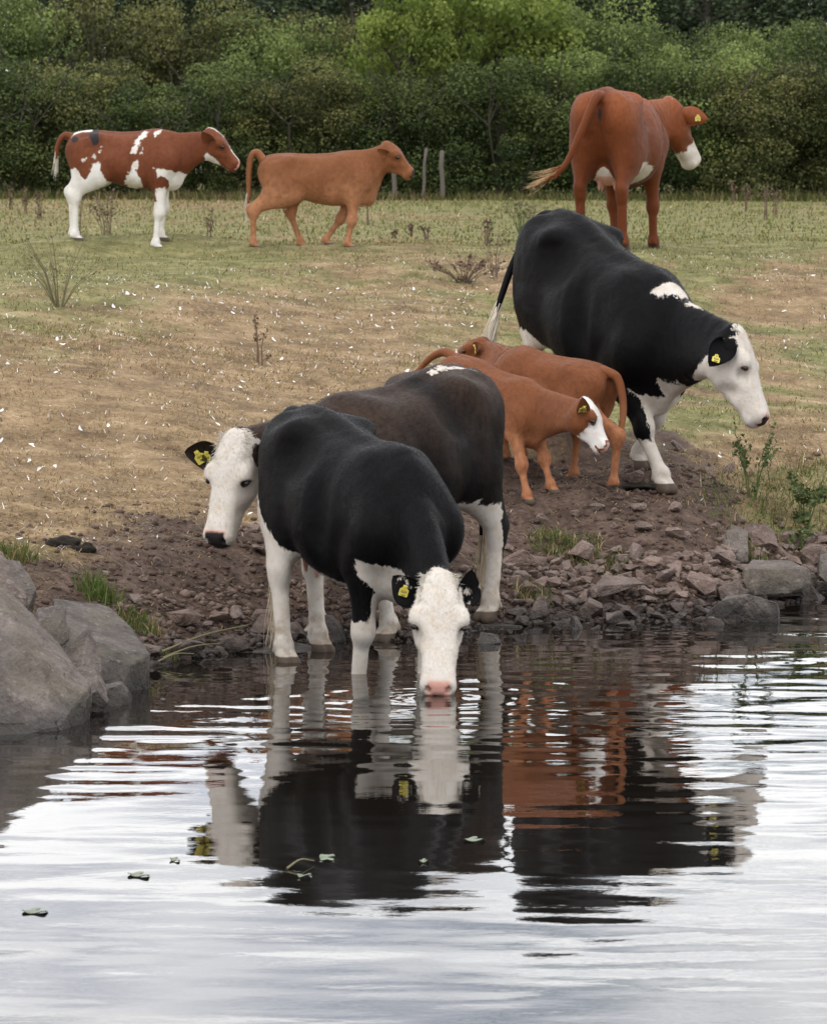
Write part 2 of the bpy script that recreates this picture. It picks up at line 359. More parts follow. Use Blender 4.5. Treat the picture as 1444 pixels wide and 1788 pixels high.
def build_cow(c):
    """c: pose and build numbers in metres, local frame x forward, y left, z up. Returns a dict of geometry and per-vertex fields."""
    H, sx, sy, sz = c['H'], c['sx'], c['sy'], c['sz']
    sl = c.get('leg', 1.0); calf = c.get('calf', False); hs = c.get('head', 1.0)
    pit = math.radians(c.get('pitch', 0)); cp, sp = math.cos(pit), math.sin(pit)
    Rt = np.array([[cp,0,sp],[0,1,0],[-sp,0,cp]])      # positive pitch lowers the front; columns = torso axes
    ot = np.array([0,0,H*1.0]) + np.array(c.get('off', (0,0,0)))
    def T(p):   # canonical torso point -> local
        q = np.array([p[0]*sx, p[1]*sy, (p[2]-1.36)*sz]); return ot + Rt@q
    def Tinv(V):
        q = (V-ot)@Rt; return np.stack([q[:,0]/sx, q[:,1]/sy, q[:,2]/sz+1.36], 1)
    hp = np.array(c['poll'], float); hx = unit(c['face']); hz = np.array(c['crown'], float); hz = unit(hz-hx*(hz@hx)); hy = np.cross(hz, hx)
    Rh = np.stack([hx, hy, hz], 1)
    def Hd(p): return hp + Rh@(np.array(p)*hs)
    feet = c['feet']
    pts = [T((x,y,z)) for x in (-.9,.9) for y in (-.42,.42) for z in (.5,1.45)] + [Hd((x,y,z)) for x in (-.1,.62) for y in (-.15,.15) for z in (-.25,.15)] + [np.array(f)+np.array(o) for f in feet.values() for o in ((.2,.1,0),(-.2,-.1,-.03))]
    pts = np.array(pts)
    G = Field(pts.min(0)-.05, pts.max(0)+.05, c.get('res', .0105))
    # torso
    cur = [smooth_curve(TX, q)[1] for q in (TT, CTB if calf else TB, TW, TF, TU)]
    X = smooth_curve(TX, TT)[0]
    bel = c.get('belly', 0.0)
    B = cur[1] - bel*np.exp(-((X+.08)/.42)**2); W = cur[2]*(1+c.get('fat', 0)*np.exp(-((X-.0)/.45)**2))
    lp = np.array([T((x,y,z)) for x in (-.8,.8) for y in (-.42,.42) for z in (.45,1.42)])
    G.add(lambda P: sdf_loft(P, Rt, ot, X*sx, (cur[0]-1.36)*sz, (B-1.36)*sz, W*sy, cur[3], cur[4], np.full_like(X, 2.25)), lp.min(0), lp.max(0), .03, 0)
    m = (sx+sy+sz)/3
    bony = c.get('bony', 1.0)
    for s in (-1, 1):
        G.ell(T((-.43, s*(.20+.02*c.get('hook',0)), 1.238+.022*c.get('hook',0))), (.095*m, .065*m, .055*m), .15*m-.05*m*c.get('hook',0), 0)                     # hook bone
        G.ell(T((-.745, s*.105, 1.18)), (.06*m, .055*m, .08*m), .13*m, 0)                       # pin bone
        G.ell(T((-.60, s*.13, 1.05)), (.20*sx, .135*sy, .25*sz), .10*m, 0)                     # rump muscle
        G.cone(T((.36, s*.130, 1.165)), T((.57, s*.20, .97)), .11*m, .115*m, .16*m, 0, (0,1,0), .62)  # shoulder blade
        G.ell(T((.62, s*.17, .93)), (.12*m, .10*m, .13*m), .08*m, 0)                            # point of shoulder
        G.ell(T((-.51, s*.155, .88)), (.215*sx, .115*sy, .27*sz), .12*m, 0)                     # thigh
        if bony > 0:
            G.ell(T((-.24, s*.33, 1.20)), (.13*m, .045*m*bony, .11*m), .13*m, cut=True)          # hollow of the flank
            G.ell(T((-.60, s*.215, 1.335)), (.10*m, .035*m*bony, .07*m), .09*m, cut=True)
            G.ell(T((.17, s*.36, 1.00)), (.05*m, .022*m*bony, .22*m), .12*m, cut=True)         # behind the shoulder
    sp = [(-.70,1.318),(-.50,1.335),(-.30,1.325),(-.05,1.305),(.18,1.312),(.34,1.330),(.48,1.318)]
    G.chain([(T((p[0],0,p[1])), T((q[0],0,q[1])), .034*m, .034*m) for p, q in zip(sp[:-1], sp[1:])], .07*m, 0)   # spine ridge
    G.ell(T((.60,0,.70)), (.17*m, .13*m, .12*m), .10*m, 0)                                      # brisket
    G.ell(T((-.775,0,1.265)), (.06*m, .045*m, .05*m), .06*m, 0)                                 # tail head
    G.cone(T((-.85,0,1.16)), T((-.74,0,.78)), .030*m, .035*m, .07*m, cut=True)                  # cleft between the buttocks
    # neck: crest line and throat line, with flesh between
    nb = c.get('neck_top', (.46,0,1.215)); nl = c.get('neck_low', (.66,0,.86))
    a0, a1 = T(nb), T(nl); e0 = Hd((.0,0,-.005)); e1 = Hd((.09,0,-.125))
    bend = np.array(c.get('neck_bend', (0,0,0)), float)
    N = 7; side = None
    segs = ([], [], [])
    for i in range(N):
        t0, t1 = i/N, (i+1)/N
        def P_(t, A, E, off=0): return A*(1-t)+E*t + bend*math.sin(math.pi*t) 
        ax = unit((e0+e1)-(a0+a1))
        for li, (A, E, r0, r1, s_) in enumerate(((a0,e0,.105,.075,.72),(a1,e1,.135,.078,.80),((a0+a1)/2,(e0+e1)/2,.19*c.get('neck_fat',1),.105,.70))):
            p, q = P_(t0,A,E), P_(t1,A,E)
            nn = np.cross(unit(P_(t1,a0,e0)-P_(t1,a1,e1)), unit(q-p))
            segs[li].append((p, q, (r0+(r1-r0)*t0)*m, (r0+(r1-r0)*t1)*m, nn, s_))
    for q in (segs[2], segs[0], segs[1]): G.chain(q, .10*m, 1)
    if c.get('dewlap', 1) > 0:
        G.cone(T((.66,0,.68)), a1*.45+e1*.55 + bend*.8, .075*m, .05*m, .10*m, 1, (0,1,0) if not 'dew_n' in c else c['dew_n'], .45)
    # head
    hX, hT_, hB_, hW_ = (CHX,CHT,CHB,CHW) if calf else (HX,HT,HB,HW)
    hl = hX[-1]; XX = smooth_curve(hX, hT_)[0]
    one = np.ones_like(XX)
    lp = np.array([Hd((x,y,z)) for x in (hX[0],hl) for y in (-.13,.13) for z in (-.23,.12)])
    G.add(lambda P: sdf_loft(P, Rh, hp, XX*hs, smooth_curve(hX,hT_)[1]*hs, smooth_curve(hX,hB_)[1]*hs, smooth_curve(hX,hW_)[1]*hs, one*.62, one*2.6, one*2.0), lp.min(0), lp.max(0), .035, 2)
    ex, ey, ez = ((.176,.104,.032) if calf else (.226,.108,.032))
    for s in (-1, 1):
        G.ell(Hd((ex-.036, s*(ey+.004), ez+.014)), np.array((.044,.026,.034))*hs, .055*hs, 2, Rh)         # orbit
        G.ell(Hd((ex+.055, s*(ey+.012), ez-.020)), np.array((.070,.026,.040))*hs, .045*hs, cut=True)         # below the eye
        G.ell(Hd((.60*hl, s*.122, -.10)), np.array((.10,.05,.035))*hs, .06*hs, cut=True)                  # cheek hollow
        G.ell(Hd((hl-.045, s*.047, -.012)), np.array((.040,.030,.040))*hs, .025*hs, 2, Rh)                # nostril flesh
        G.ell(Hd((hl-.012, s*.047, .004)), np.array((.022,.013,.017))*hs, .010*hs, cut=True, R=Rh)        # nostril
        G.cone(Hd((hl-.03, s*.055, -.068)), Hd((hl-.15, s*.082, -.088)), .005*hs, .003*hs, .010*hs, cut=True)  # mouth line
    G.ell(Hd((-.01,0,.045)), np.array((.055,.06,.045))*hs, .05*hs, 2, Rh)                                 # poll
    G.ell(Hd((hl-.05,0,-.075)), np.array((.055,.055,.035))*hs, .03*hs, 2, Rh)                             # chin and lip
    # legs
    lab = {'FL':3,'FR':4,'HL':5,'HR':6}; ends = {}
    for key, ft in feet.items():
        s = 1 if key[1] == 'L' else -1; pid = lab[key]; ft = np.array(ft, float)
        o = c.get('bend', {}).get(key, (0,0,0)); K = .055*m
        tip = c.get('toe', {}).get(key, 0.0); fwd = unit((math.cos(tip), math.sin(tip), 0)); lat = np.array((-fwd[1], fwd[0], 0))
        hsz = sl
        if key[0] == 'F':
            elb = T((.45, s*.185, .74)); 
            fet = ft + np.array((-.045,0,.105))*sl + np.array(o)*.0
            kn = elb*.45+fet*.55 + np.array((.035,0,.01))*sl + np.array(o)
            G.cone(T((.60,s*.19,.96)), elb, .125*m, .10*m, .08*m, 0, (0,1,0), .75)
            G.cone(elb+np.array((.02,0,.03)), kn, .092*sl, .053*sl, .09*m, pid, (0,1,0), .82)
            G.ell(kn, np.array((.056,.052,.072))*sl, .04, pid)
            G.cone(kn-np.array((.012,0,.02))*sl, fet, .038*sl, .034*sl, .03, pid)
        else:
            stf = T((-.34, s*.205, .78)) 
            fet = ft + np.array((-.05,0,.105))*sl
            hk = c.get('hock', {}).get(key)
            hk = fet + np.array((-.05*sl,0,.335*c.get('ll', sl))) + np.array(o) if hk is None else np.array(hk)
            G.cone(T((-.52,s*.15,1.08)), stf, .205*m, .125*m, .10*m, 0, (0,1,0), .66)
            G.cone(T((-.69,s*.125,1.12)), T((-.60,s*.175,.80)), .125*m, .10*m, .10*m, 0, (0,1,0), .8)
            G.cone(T((-.47,s*.185,.80)), hk+np.array((.02,0,.05))*sl, .165*m, .060*sl, .12*m, pid, (0,1,0), .66)
            G.cone(T((-.64,s*.165,.84)), hk+np.array((-.035,0,.06))*sl, .07*m, .028*sl, .10*m, pid, (0,1,0), .8)
            G.ell(hk, np.array((.066,.048,.075))*sl, .04, pid)
            G.ell(hk+np.array((-.045,0,.055))*sl, np.array((.032,.028,.04))*sl, .04, pid)
            G.cone(hk+np.array((.0,0,-.02))*sl, fet, .042*sl, .036*sl, .03, pid)
        G.ell(fet, np.array((.048,.048,.050))*sl, .03, pid)
        ends[key] = (fet, ft)
        for q in (-1, 1):
            base = fet + lat*(q*.016*sl) + fwd*(.012*sl) - np.array((0,0,.03))*sl
            toe = ft + fwd*(.040*sl) + lat*(q*.024*sl) + np.array((0,0,.026*sl))
            G.cone(base, toe, .034*sl, .025*sl, .010, pid)
            G.ell(ft + fwd*(.004*sl) + lat*(q*.025*sl) + np.array((0,0,.030*sl)), np.array((.054,.027,.038))*sl, .010, pid)
            G.ell(fet + lat*(q*.024*sl) + np.array((-.045,0,-.02))*sl, np.array((.016,.014,.02))*sl, .015, pid)
        z0 = ft[2]
        G.cut(lambda P: P[:,2]-z0, ft-np.array((.14,.1,.06)), ft+np.array((.14,.1,.0)), .008)
    if c.get('udder', 0) > 0:
        u = c['udder']
        G.ell(T((-.40,0,.66)), np.array((.19,.155,.15))*u*m, .06*m, 7)
        for a in (-1,1):
            for b in (-1,1):
                p = T((-.40+a*.075*u, b*.075*u, .66-.12*u)); G.cone(p, p-np.array((0,0,.065*u)), .020*u, .012*u, .02, 8)
    if 'sheath' in c:
        p = T((-.05,0,.56)); G.ell(p, np.array((.12,.03,.035))*m, .05*m, 0); G.cone(p+np.array((.06,0,-.01))*m, p+np.array((.10,0,-.06))*m, .022*m, .012*m, .03, 0)
    for fn in c.get('extra', []): fn(G, T, Hd)
    V, F, part = G.mesh()
    # light relaxation that keeps volume
    E = np.concatenate([F[:,[0,1]],F[:,[1,2]],F[:,[2,3]],F[:,[3,0]]])
    deg = np.bincount(E[:,0], minlength=len(V)).astype(float); deg[deg == 0] = 1
    for lam in (.55,-.57,.55,-.57,.5,-.5):
        L = np.stack([np.bincount(E[:,0], V[E[:,1],i], len(V)) for i in range(3)], 1)/deg[:,None]-V
        V = V+lam*L
    # relief: ribs, folds and muscle unevenness pushed along the surface normal
    e1_ = V[F[:,2]]-V[F[:,0]]; e2_ = V[F[:,3]]-V[F[:,1]]; fn_ = np.cross(e1_, e2_); Nn = np.zeros_like(V)
    for i in range(4): np.add.at(Nn, F[:,i], fn_)
    Nn /= np.linalg.norm(Nn, axis=1)[:,None]+1e-12
    q = Tinv(V); body = part == 0
    rib = np.sin((q[:,0]+.35*(q[:,2]-1.0))*2*np.pi/.085)*np.exp(-((q[:,0]+.02)/.20)**2)*np.exp(-((q[:,2]-.98)/.17)**2)
    fold = np.sin((q[:,0]*.8+q[:,2]*.6)*2*np.pi/.07+2*vnoise(V, 5, 2, 5))*((part == 1)*1.0)
    V = V+Nn*((body*(.0016*rib*c.get('rib', 1.0)*(.5+vnoise(V, 73, 2, 4.0))+.0075*vnoise(V, 71, 3, 4.0))+.0006*fold+(part < 3)*.0022*vnoise(V, 72, 2, 16))*m)[:,None]
    inner = np.zeros(len(V))
    kind = part.astype(float)
    ears = []
    for s, key in ((1,'L'),(-1,'R')):
        e = c.get('ear'+key, c.get('ear', None)); 
        d = np.array(e[0], float); n = np.array(e[1], float)
        if 'ear'+key not in c: d = d*(1,s,1); n = n*(1,s,1)
        if 'ear'+key+'_l' in c: d, n = [Rh.T@np.array(q, float) for q in c['ear'+key+'_l']]
        base = Hd((.06, s*.104, -.012))
        eV, eF, ei = ear_mesh(base, Rh@d, Rh@n, c.get('ear_len', .20)*hs, c.get('ear_w', .092)*hs)
        if s < 0: eF = eF
        F = np.concatenate([F, eF+len(V)]); V = np.concatenate([V, eV]); inner = np.concatenate([inner, ei]); kind = np.concatenate([kind, np.full(len(eV), 9.)])
        ears.append((base, unit(Rh@d), unit(Rh@n)))
    if 'tail' in c:
        tp = spline_pts([T((-.68,0,1.27)), T((-.76,0,1.285))] + [np.array(q) for q in c['tail']], 40); tr = np.interp(np.linspace(0,1,40), [0,.12,.5,1], np.array([.048,.038,.026,.016])*c.get('tail_r', 1.0))
        tV, tF = tube_np(tp, tr, 12)
        F = np.concatenate([F, tF+len(V)]); V = np.concatenate([V, tV]); inner = np.concatenate([inner, np.zeros(len(tV))]); kind = np.concatenate([kind, np.full(len(tV), 10.)])
    ax = e0-a0; nt = np.clip((V-a0)@ax/(ax@ax), -.5, 1.5); cr = a0+nt[:,None]*ax+bend*np.sin(np.pi*np.clip(nt,0,1))[:,None]
    upn = (a0-a1)/np.linalg.norm(a0-a1)*(1-np.clip(nt,0,1))[:,None] + (e0-e1)/np.linalg.norm(e0-e1)*np.clip(nt,0,1)[:,None]
    nh = ((V-cr)*upn).sum(1)
    return dict(N=Nn, nt=nt, nh=nh, V=V, F=F, kind=kind, inner=inner, tor=Tinv(V), hd=((V-hp)@Rh)/hs, Hd=Hd, T=T, Rh=Rh, ears=ears, hl=hl, eye=(ex,ey,ez), hs=hs, ends=ends)
# ------------------------------------------------------------------ ground sheet: river bed, muddy bank, pasture out to the horizon
SHX = [-400,-30,-6,-4,-2.6,-2.0,-1.38,-.96,-.37,-.01,.44,.89,1.53,2.02,2.41,3.2,5,30,400]
SHY = [24,24.5,26.0,26.6,27.0,27.7,28.39,29.10,29.72,29.62,30.45,30.81,30.85,31.75,32.35,33.0,34.0,36,36]
PFS = [-40,-6,-3,-1.5,-.6,-.2,0,.25,.6,1.0,1.5,2.2,3.2,4.5,7,9,11,13.5,15,22,40,80,400]
PFZ = [-1.6,-1.1,-.75,-.42,-.17,-.05,0,.075,.20,.34,.47,.56,.66,.78,.99,1.17,1.35,1.54,1.585,1.56,1.55,1.6,2.4]
def shore(X): return np.interp(X, SHX, SHY)
def smoothstep(x, a, b): t = np.clip((x-a)/(b-a), 0, 1); return t*t*(3-2*t)
FEET = []
for c_ in HERD.values():
    th_ = math.radians(c_['yaw'])
    for f_ in c_['feet'].values():
        FEET.append((c_['loc'][0]+f_[0]*math.cos(th_)-f_[1]*math.sin(th_), c_['loc'][1]+f_[0]*math.sin(th_)+f_[1]*math.cos(th_), c_['loc'][2]+f_[2]))
FEET = np.array(FEET)
def masks(X, Y):
    """mud, green, dry weights of the ground cover."""
    P = np.stack([X, Y], 1); s = Y-shore(X)
    n1 = vnoise(P, 11, 4, .8); n2 = vnoise(P, 12, 4, 2.6); n3 = vnoise(P*(1,.45), 13, 4, .45)
    lim = np.interp(X, [-4,-1.5,-.3,.3,1.0,1.6,2.0,3], [1.9,2.1,1.9,2.6,3.1,2.9,1.5,1.2])
    mud = 1-smoothstep(s+1.3*n1+.9*n2, lim-.9, lim+1.6)
    mud = np.maximum(mud, .42*smoothstep(vnoise(P, 15, 4, 1.1), .10, .55)*(1-smoothstep(s, 7, 12)))
    right = smoothstep(X, -.5, 1.5)
    g = smoothstep(s+3.0*n3+1.5*n2, 8.0, 14.5)*.85 + 1.35*right*smoothstep(s+n3, 2.6, 4.6)*smoothstep(n3+.35*n2, -.6, .10)
    g = np.clip(g*(.88+.5*n3+.4*n2), 0, 1)
    side = np.clip(1.15*(smoothstep(X, 1.75, 2.15)*smoothstep(s, .45, .9)*(1-smoothstep(s, 2.2, 3.2))), 0, 1)      # rank weeds right of the cattle
    g = np.maximum(g, side*(.6+.4*n2)); mud = mud*(1-.8*side)
    g = np.maximum(g, smoothstep(-X, 1.6, 2.0)*smoothstep(s, .5, 1.0)*(1-smoothstep(s, 1.6, 2.4))*.8*(.5+.5*n2))
    return np.clip(mud, 0, 1), g, s
def ground_raw(X, Y):
    P = np.stack([X, Y], 1); s = Y-shore(X)
    z = np.interp(s, PFS, PFZ)
    z = z + .10*vnoise(P, 1, 2, .5)*smoothstep(s, .6, 3)*(1-smoothstep(s, 12, 20)) + .05*vnoise(P, 14, 2, .12)*smoothstep(s, 14, 30)
    mud, g, _ = masks(X, Y)
    rough = mud*smoothstep(s, -.3, .3)
    z = z + rough*(.045*vnoise(P, 2, 3, 3.2)+.028*np.abs(vnoise(P, 3, 3, 7.5))+.012*vnoise(P, 4, 2, 22)) + (1-mud)*smoothstep(s, .5, 1.5)*(.018*vnoise(P, 5, 3, 3)+.010*vnoise(P, 6, 2, 14))*(1-smoothstep(s, 20, 40))
    return z
_r = np.where(FEET[:,1] < 40, .30, .85)
_K = np.exp(-((FEET[:,None,:2]-FEET[None,:,:2])**2).sum(2)/_r[None,:]**2)+np.eye(len(FEET))*.02
_w = np.linalg.solve(_K, FEET[:,2]+np.where(FEET[:,1] > 40, .03, .014)-ground_raw(FEET[:,0], FEET[:,1]))
def ground(X, Y):
    X = np.atleast_1d(np.asarray(X, float)); Y = np.atleast_1d(np.asarray(Y, float)); z = ground_raw(X, Y)
    near = np.where((Y > 26) & (Y < 49) & (np.abs(X) < 5))[0]
    if len(near):
        P = np.stack([X[near], Y[near]], 1); d = np.zeros(len(near))
        for f, w, q in zip(FEET, _w, _r): d += w*np.exp(-((P-f[:2])**2).sum(1)/q**2)
        z[near] += d
    return z
def graded(lo, hi, step, far_lo, far_hi, ratio=1.35):
    a = list(np.arange(lo, hi+1e-6, step)); d = step
    q = hi
    while q < far_hi: d *= ratio; q += d; a.append(min(q, far_hi))
    d = step; q = lo
    while q > far_lo: d *= ratio; q -= d; a.insert(0, max(q, far_lo))
    return np.array(a)
def grid_faces(nx, ny):
    i = np.arange(nx-1)[:,None]*ny+np.arange(ny-1)[None,:]
    return np.stack([i, i+ny, i+ny+1, i+1], -1).reshape(-1, 4)
def ground_material():
    M = Mat('bank_and_pasture'); oc = M.coord('Object')
    n1 = M.noise(oc, 7, 6, .65); n2 = M.noise(oc, 32, 5, .6); n3 = M.noise(oc, 2.1, 4, .55); st = M.noise(M.mapping(oc, (14,60,30), (0,0,.6)), 3.0, 4, .6); st2 = M.noise(M.mapping(oc, (60,14,30), (0,0,.9)), 2.6, 4, .6)
    mudc = M.ramp(M.math('ADD', M.math('MULTIPLY', n1, .65), M.math('MULTIPLY', n2, .4)), [(.32,(.030,.020,.016)),(.50,(.080,.052,.040)),(.64,(.140,.096,.074)),(.80,(.23,.168,.13))])
    pat = M.math('ADD', M.math('MULTIPLY', M.noise(oc, 3.2, 6, .72), .9), M.math('MULTIPLY', n2, .35))
    dry = M.ramp(M.math('ADD', M.math('MULTIPLY', st, .28), M.math('MULTIPLY', pat, .58)), [(.38,(.075,.046,.024)),(.47,(.180,.120,.063)),(.55,(.280,.193,.105)),(.66,(.48,.365,.23))])
    grn = M.ramp(M.math('ADD', M.math('MULTIPLY', st2, .28), M.math('MULTIPLY', pat, .58)), [(.38,(.062,.062,.020)),(.50,(.158,.148,.053)),(.62,(.31,.275,.130))])
    g = M.math('ADD', M.attr('green'), M.math('MULTIPLY', M.math('SUBTRACT', n1, .5), .9))
    c = M.mix(M.step(g, .10, .95), dry, grn)
    m = M.math('ADD', M.attr('mud'), M.math('MULTIPLY', M.math('SUBTRACT', n1, .5), .8))
    c = M.mix(M.step(m, .30, .72), c, mudc)
    wet = M.attr('wet'); c = M.mix(M.math('MULTIPLY', wet, .72), c, (.018,.014,.012))
    M.p('Base Color', c); M.p('Roughness', M.math('SUBTRACT', .95, M.math('MULTIPLY', wet, .5))); M.p('Specular IOR Level', .25)
    M.p('Normal', M.bump(M.math('ADD', M.math('MULTIPLY', n2, .5), n1), .03, .8)); return M.m
gx = graded(-4.2, 4.2, .036, -420, 420); gy = np.concatenate([np.array([-60,-30,-10,0,8,14,18,21,23,24.5]), np.arange(25.2, 36, .036), np.arange(36, 48.5, .06), graded(48.6, 60, .3, 48.6, 900, 1.25)])
GX, GY = np.meshgrid(gx, gy, indexing='ij'); GX, GY = GX.ravel(), GY.ravel()
GZ = ground(GX, GY); GM, GG, GS = masks(GX, GY)
me = mesh_np('ground', np.stack([GX, GY, GZ], 1), grid_faces(len(gx), len(gy)), True, {'mud': GM, 'green': GG, 'wet': np.clip(1-smoothstep(GZ, .01, .13), 0, 1)}, ground_material())
tag(link('ground', me), kind='structure')
# ------------------------------------------------------------------ river water
def wave_height(X, Y):
    r = np.random.default_rng(21); z = np.zeros(len(X)); P = np.stack([X, Y], 1)
    calm = .22+.38*smoothstep(Y, 15.0, 19.5)+.85*smoothstep(Y, 19.5, 27)
    gust = .55+.75*vnoise(P, 31, 3, .35)+.45*smoothstep(X, .6, 2.2)*smoothstep(Y, 22, 26)
    for i in range(34):
        if i < 16: lam = r.uniform(.24, .56); th = math.pi/2+r.normal(0, .20)+(.42 if i%4 == 0 else -.36 if i%4 == 2 else 0); eps = .0031
        elif i < 24: lam = r.uniform(.8, 2.6); th = math.pi/2+r.normal(0, .3); eps = .0021
        else: lam = r.uniform(.10, .20); th = math.pi/2+r.normal(0, .6); eps = .0016
        k = 2*math.pi/lam; eps *= r.uniform(.6, 1.2)
        z += eps/k*np.sin(k*(X*math.cos(th)+Y*math.sin(th))+r.uniform(0, 6.28)+2.4*vnoise(P, 40+i, 2, .6))*(calm if lam < .6 else .7+.3*calm)
    z *= np.clip(gust, .15, 1.6)
    for (cx, cy, a, w, dec) in ((.115,26.85,.034,.115,.62),(-.27,27.95,.020,.10,.40),(-.63,28.5,.014,.09,.35),(-.5,29.1,.006,.09,.4),(.9,21.5,.0022,.12,.9)):
        d = np.sqrt((X-cx)**2+(Y-cy)**2); k = 2*math.pi/w; z += a/k*np.sin(k*d)*np.exp(-d/dec)*smoothstep(d, .02, .12)
    return z
def water_material():
    M = Mat('murky_river_water'); M.p('Base Color', (.008,.0065,.005)); M.p('Roughness', .0); M.p('IOR', 1.34); M.p('Specular IOR Level', .5)
    oc = M.coord('Object'); M.p('Normal', M.bump(M.noise(M.mapping(oc, (1,1.6,1)), 16, 2, .5), .004, .035)); return M.m
wx = graded(-3.4, 3.4, .028, -420, 420); wy = np.concatenate([np.array([-60,-30,-10,-4,0,4,8,10,11,12,12.6]), np.arange(13.0, 33.2, .028), np.array([33.5,34,36,40])])
WX, WY = np.meshgrid(wx, wy, indexing='ij'); WX, WY = WX.ravel(), WY.ravel()
WZ = np.zeros(len(WX)); inn = (np.abs(WX) < 3.5) & (WY > 12.5) & (WY < 33.3); WZ[inn] = wave_height(WX[inn], WY[inn])
keep = None
tag(link('water', mesh_np('water', np.stack([WX, WY, WZ], 1), grid_faces(len(wx), len(wy)), True, None, water_material())), kind='structure')
# ------------------------------------------------------------------ boulders and shore stones
def stone_material(name, a, b, moss=0.0):
    M = Mat(name); oc = M.coord('Object'); wp = M.node('ShaderNodeNewGeometry').outputs['Position']; sep = M.node('ShaderNodeSeparateXYZ'); M.set(sep.inputs[0], wp)
    rnd = M.node('ShaderNodeObjectInfo').outputs['Random']
    n1 = M.noise(wp, 9, 6, .65); n2 = M.noise(wp, 48, 5, .65); n3 = M.noise(wp, 3.0, 3, .5)
    c = M.mix(M.step(M.math('ADD', M.math('MULTIPLY', n1, .7), M.math('MULTIPLY', n2, .35)), .35, .72), a, b)
    c = M.mix(M.math('MULTIPLY', rnd, .45), c, (.16,.130,.120)); c = M.mix(M.math('MULTIPLY', M.math('SUBTRACT', 1., rnd), .35), c, (.27,.175,.140))
    c = M.mix(M.math('MULTIPLY', M.step(n2, .56, .70), .55), c, (.36,.33,.30))
    if moss: c = M.mix(M.math('MULTIPLY', M.step(M.math('ADD', n3, M.math('MULTIPLY', n1, .4)), .66, .80), moss), c, (.085,.080,.030))
    c = M.mix(M.math('MULTIPLY', M.step(M.noise(wp, 2.2, 5, .7), .48, .68), .6), c, tuple(q*.55 for q in a))
    c = M.mix(M.math('MULTIPLY', M.step(M.voro(wp, 14), .22, .05), .35), c, (.42,.40,.36))
    wet = M.step(M.math('ADD', sep.outputs[2], M.math('MULTIPLY', M.math('SUBTRACT', n1, .5), .20)), .17, .03)
    c = M.mix(M.math('MULTIPLY', wet, .80), c, (.020,.018,.016))
    M.p('Base Color', c); M.p('Roughness', M.math('SUBTRACT', .92, M.math('MULTIPLY', wet, .55))); M.p('Specular IOR Level', .3)
    M.p('Normal', M.bump(M.math('ADD', M.math('MULTIPLY', n2, .45), n1), .06, 1.0)); return M.m
STONE = stone_material('reddish_shore_stone', (.170,.120,.098), (.375,.285,.238)); BOULDER = stone_material('grey_boulder_rock', (.105,.092,.082), (.300,.268,.240), .3)
def hull_rock(name, pts, levels=3, amp=.02, seed=0, bev=.0, freq=6.0, chips=0):
    """Convex hull of corner points, subdivided and roughened so facets stay readable."""
    bm = bmesh.new()
    for p in pts: bm.verts.new(p)
    r = bmesh.ops.convex_hull(bm, input=bm.verts); bmesh.ops.delete(bm, geom=[g for g in r['geom_interior'] if isinstance(g, bmesh.types.BMVert)], context='VERTS')
    bmesh.ops.dissolve_limit(bm, angle_limit=math.radians(6), verts=bm.verts, edges=bm.edges)
    q = np.random.default_rng(seed+77); cen = np.mean([v.co[:] for v in bm.verts], 0)
    for i in range(chips):
        d = q.normal(size=3); d /= np.linalg.norm(d); sup = max(float((np.array(v.co)-cen)@d) for v in bm.verts); p = cen+d*sup*q.uniform(.78,.93)
        g = bmesh.ops.bisect_plane(bm, geom=list(bm.verts)+list(bm.edges)+list(bm.faces), plane_co=p, plane_no=d, clear_outer=True)
        ed = [e for e in g['geom_cut'] if isinstance(e, bmesh.types.BMEdge)]
        if len(ed) > 2: bmesh.ops.edgenet_fill(bm, edges=ed)
    if bev: bmesh.ops.bevel(bm, geom=list(bm.edges), offset=bev, segments=1, affect='EDGES', clamp_overlap=True)
    bmesh.ops.triangulate(bm, faces=bm.faces)
    for i in range(levels): bmesh.ops.subdivide_edges(bm, edges=bm.edges, cuts=1, use_grid_fill=True)
    bm.normal_update(); co = np.array([v.co[:] for v in bm.verts]); no = np.array([v.normal[:] for v in bm.verts])
    d = amp*(vnoise(co, seed, 3, freq)+.8*np.round(vnoise(co, seed+9, 2, freq*.6)*2)/2)
    d2 = amp*.7*vnoise(co, seed+5, 4, freq*2.6)
    d3 = -amp*1.1*np.exp(-(vnoise(co, seed+13, 2, freq*.55)/.055)**2)*(amp > .008)
    for v, n, q in zip(bm.verts, no, d+d2+d3): v.co += Vector(n*q)
    bmesh.ops.recalc_face_normals(bm, faces=bm.faces)
    me = bpy.data.meshes.new(name); bm.to_mesh(me); bm.free(); return me
def boulder(label, pts, seed, amp=.022, lev=4, mat=None, freq=5):
    c = np.mean(pts, 0); base = np.array((c[0], c[1], min(p[2] for p in pts)))
    me = hull_rock('boulder', [tuple(np.array(p)-base) for p in pts], lev, amp*.5, seed, .006, freq*1.6, 13)
    me.materials.append(mat or BOULDER); o = link('boulder', me, loc=base); tag(o, label, 'boulder'); return o
boulder('largest grey boulder sloping into the water at the left edge', [(-2.55,25.6,-.4),(-2.5,26.7,.60),(-1.95,26.25,.56),(-1.90,26.7,.55),(-1.88,25.22,-.25),(-1.87,25.30,.06),(-1.60,25.45,-.25),(-1.62,25.5,.02),(-1.50,25.98,.16),(-1.52,26.1,-.2),(-1.62,26.5,.20),(-2.6,26.9,-.3),(-2.5,25.4,.15),(-1.76,25.75,.30)], 3, .015, 5)
boulder('weathered boulder standing behind the largest one at the left edge', [(-2.5,27.0,-.1),(-2.45,27.5,.80),(-2.02,27.2,.70),(-1.96,27.0,.64),(-1.83,26.85,.46),(-1.84,26.8,.0),(-1.95,26.75,.25),(-2.4,26.8,.4),(-2.3,27.6,.0)], 8, .016, 5)
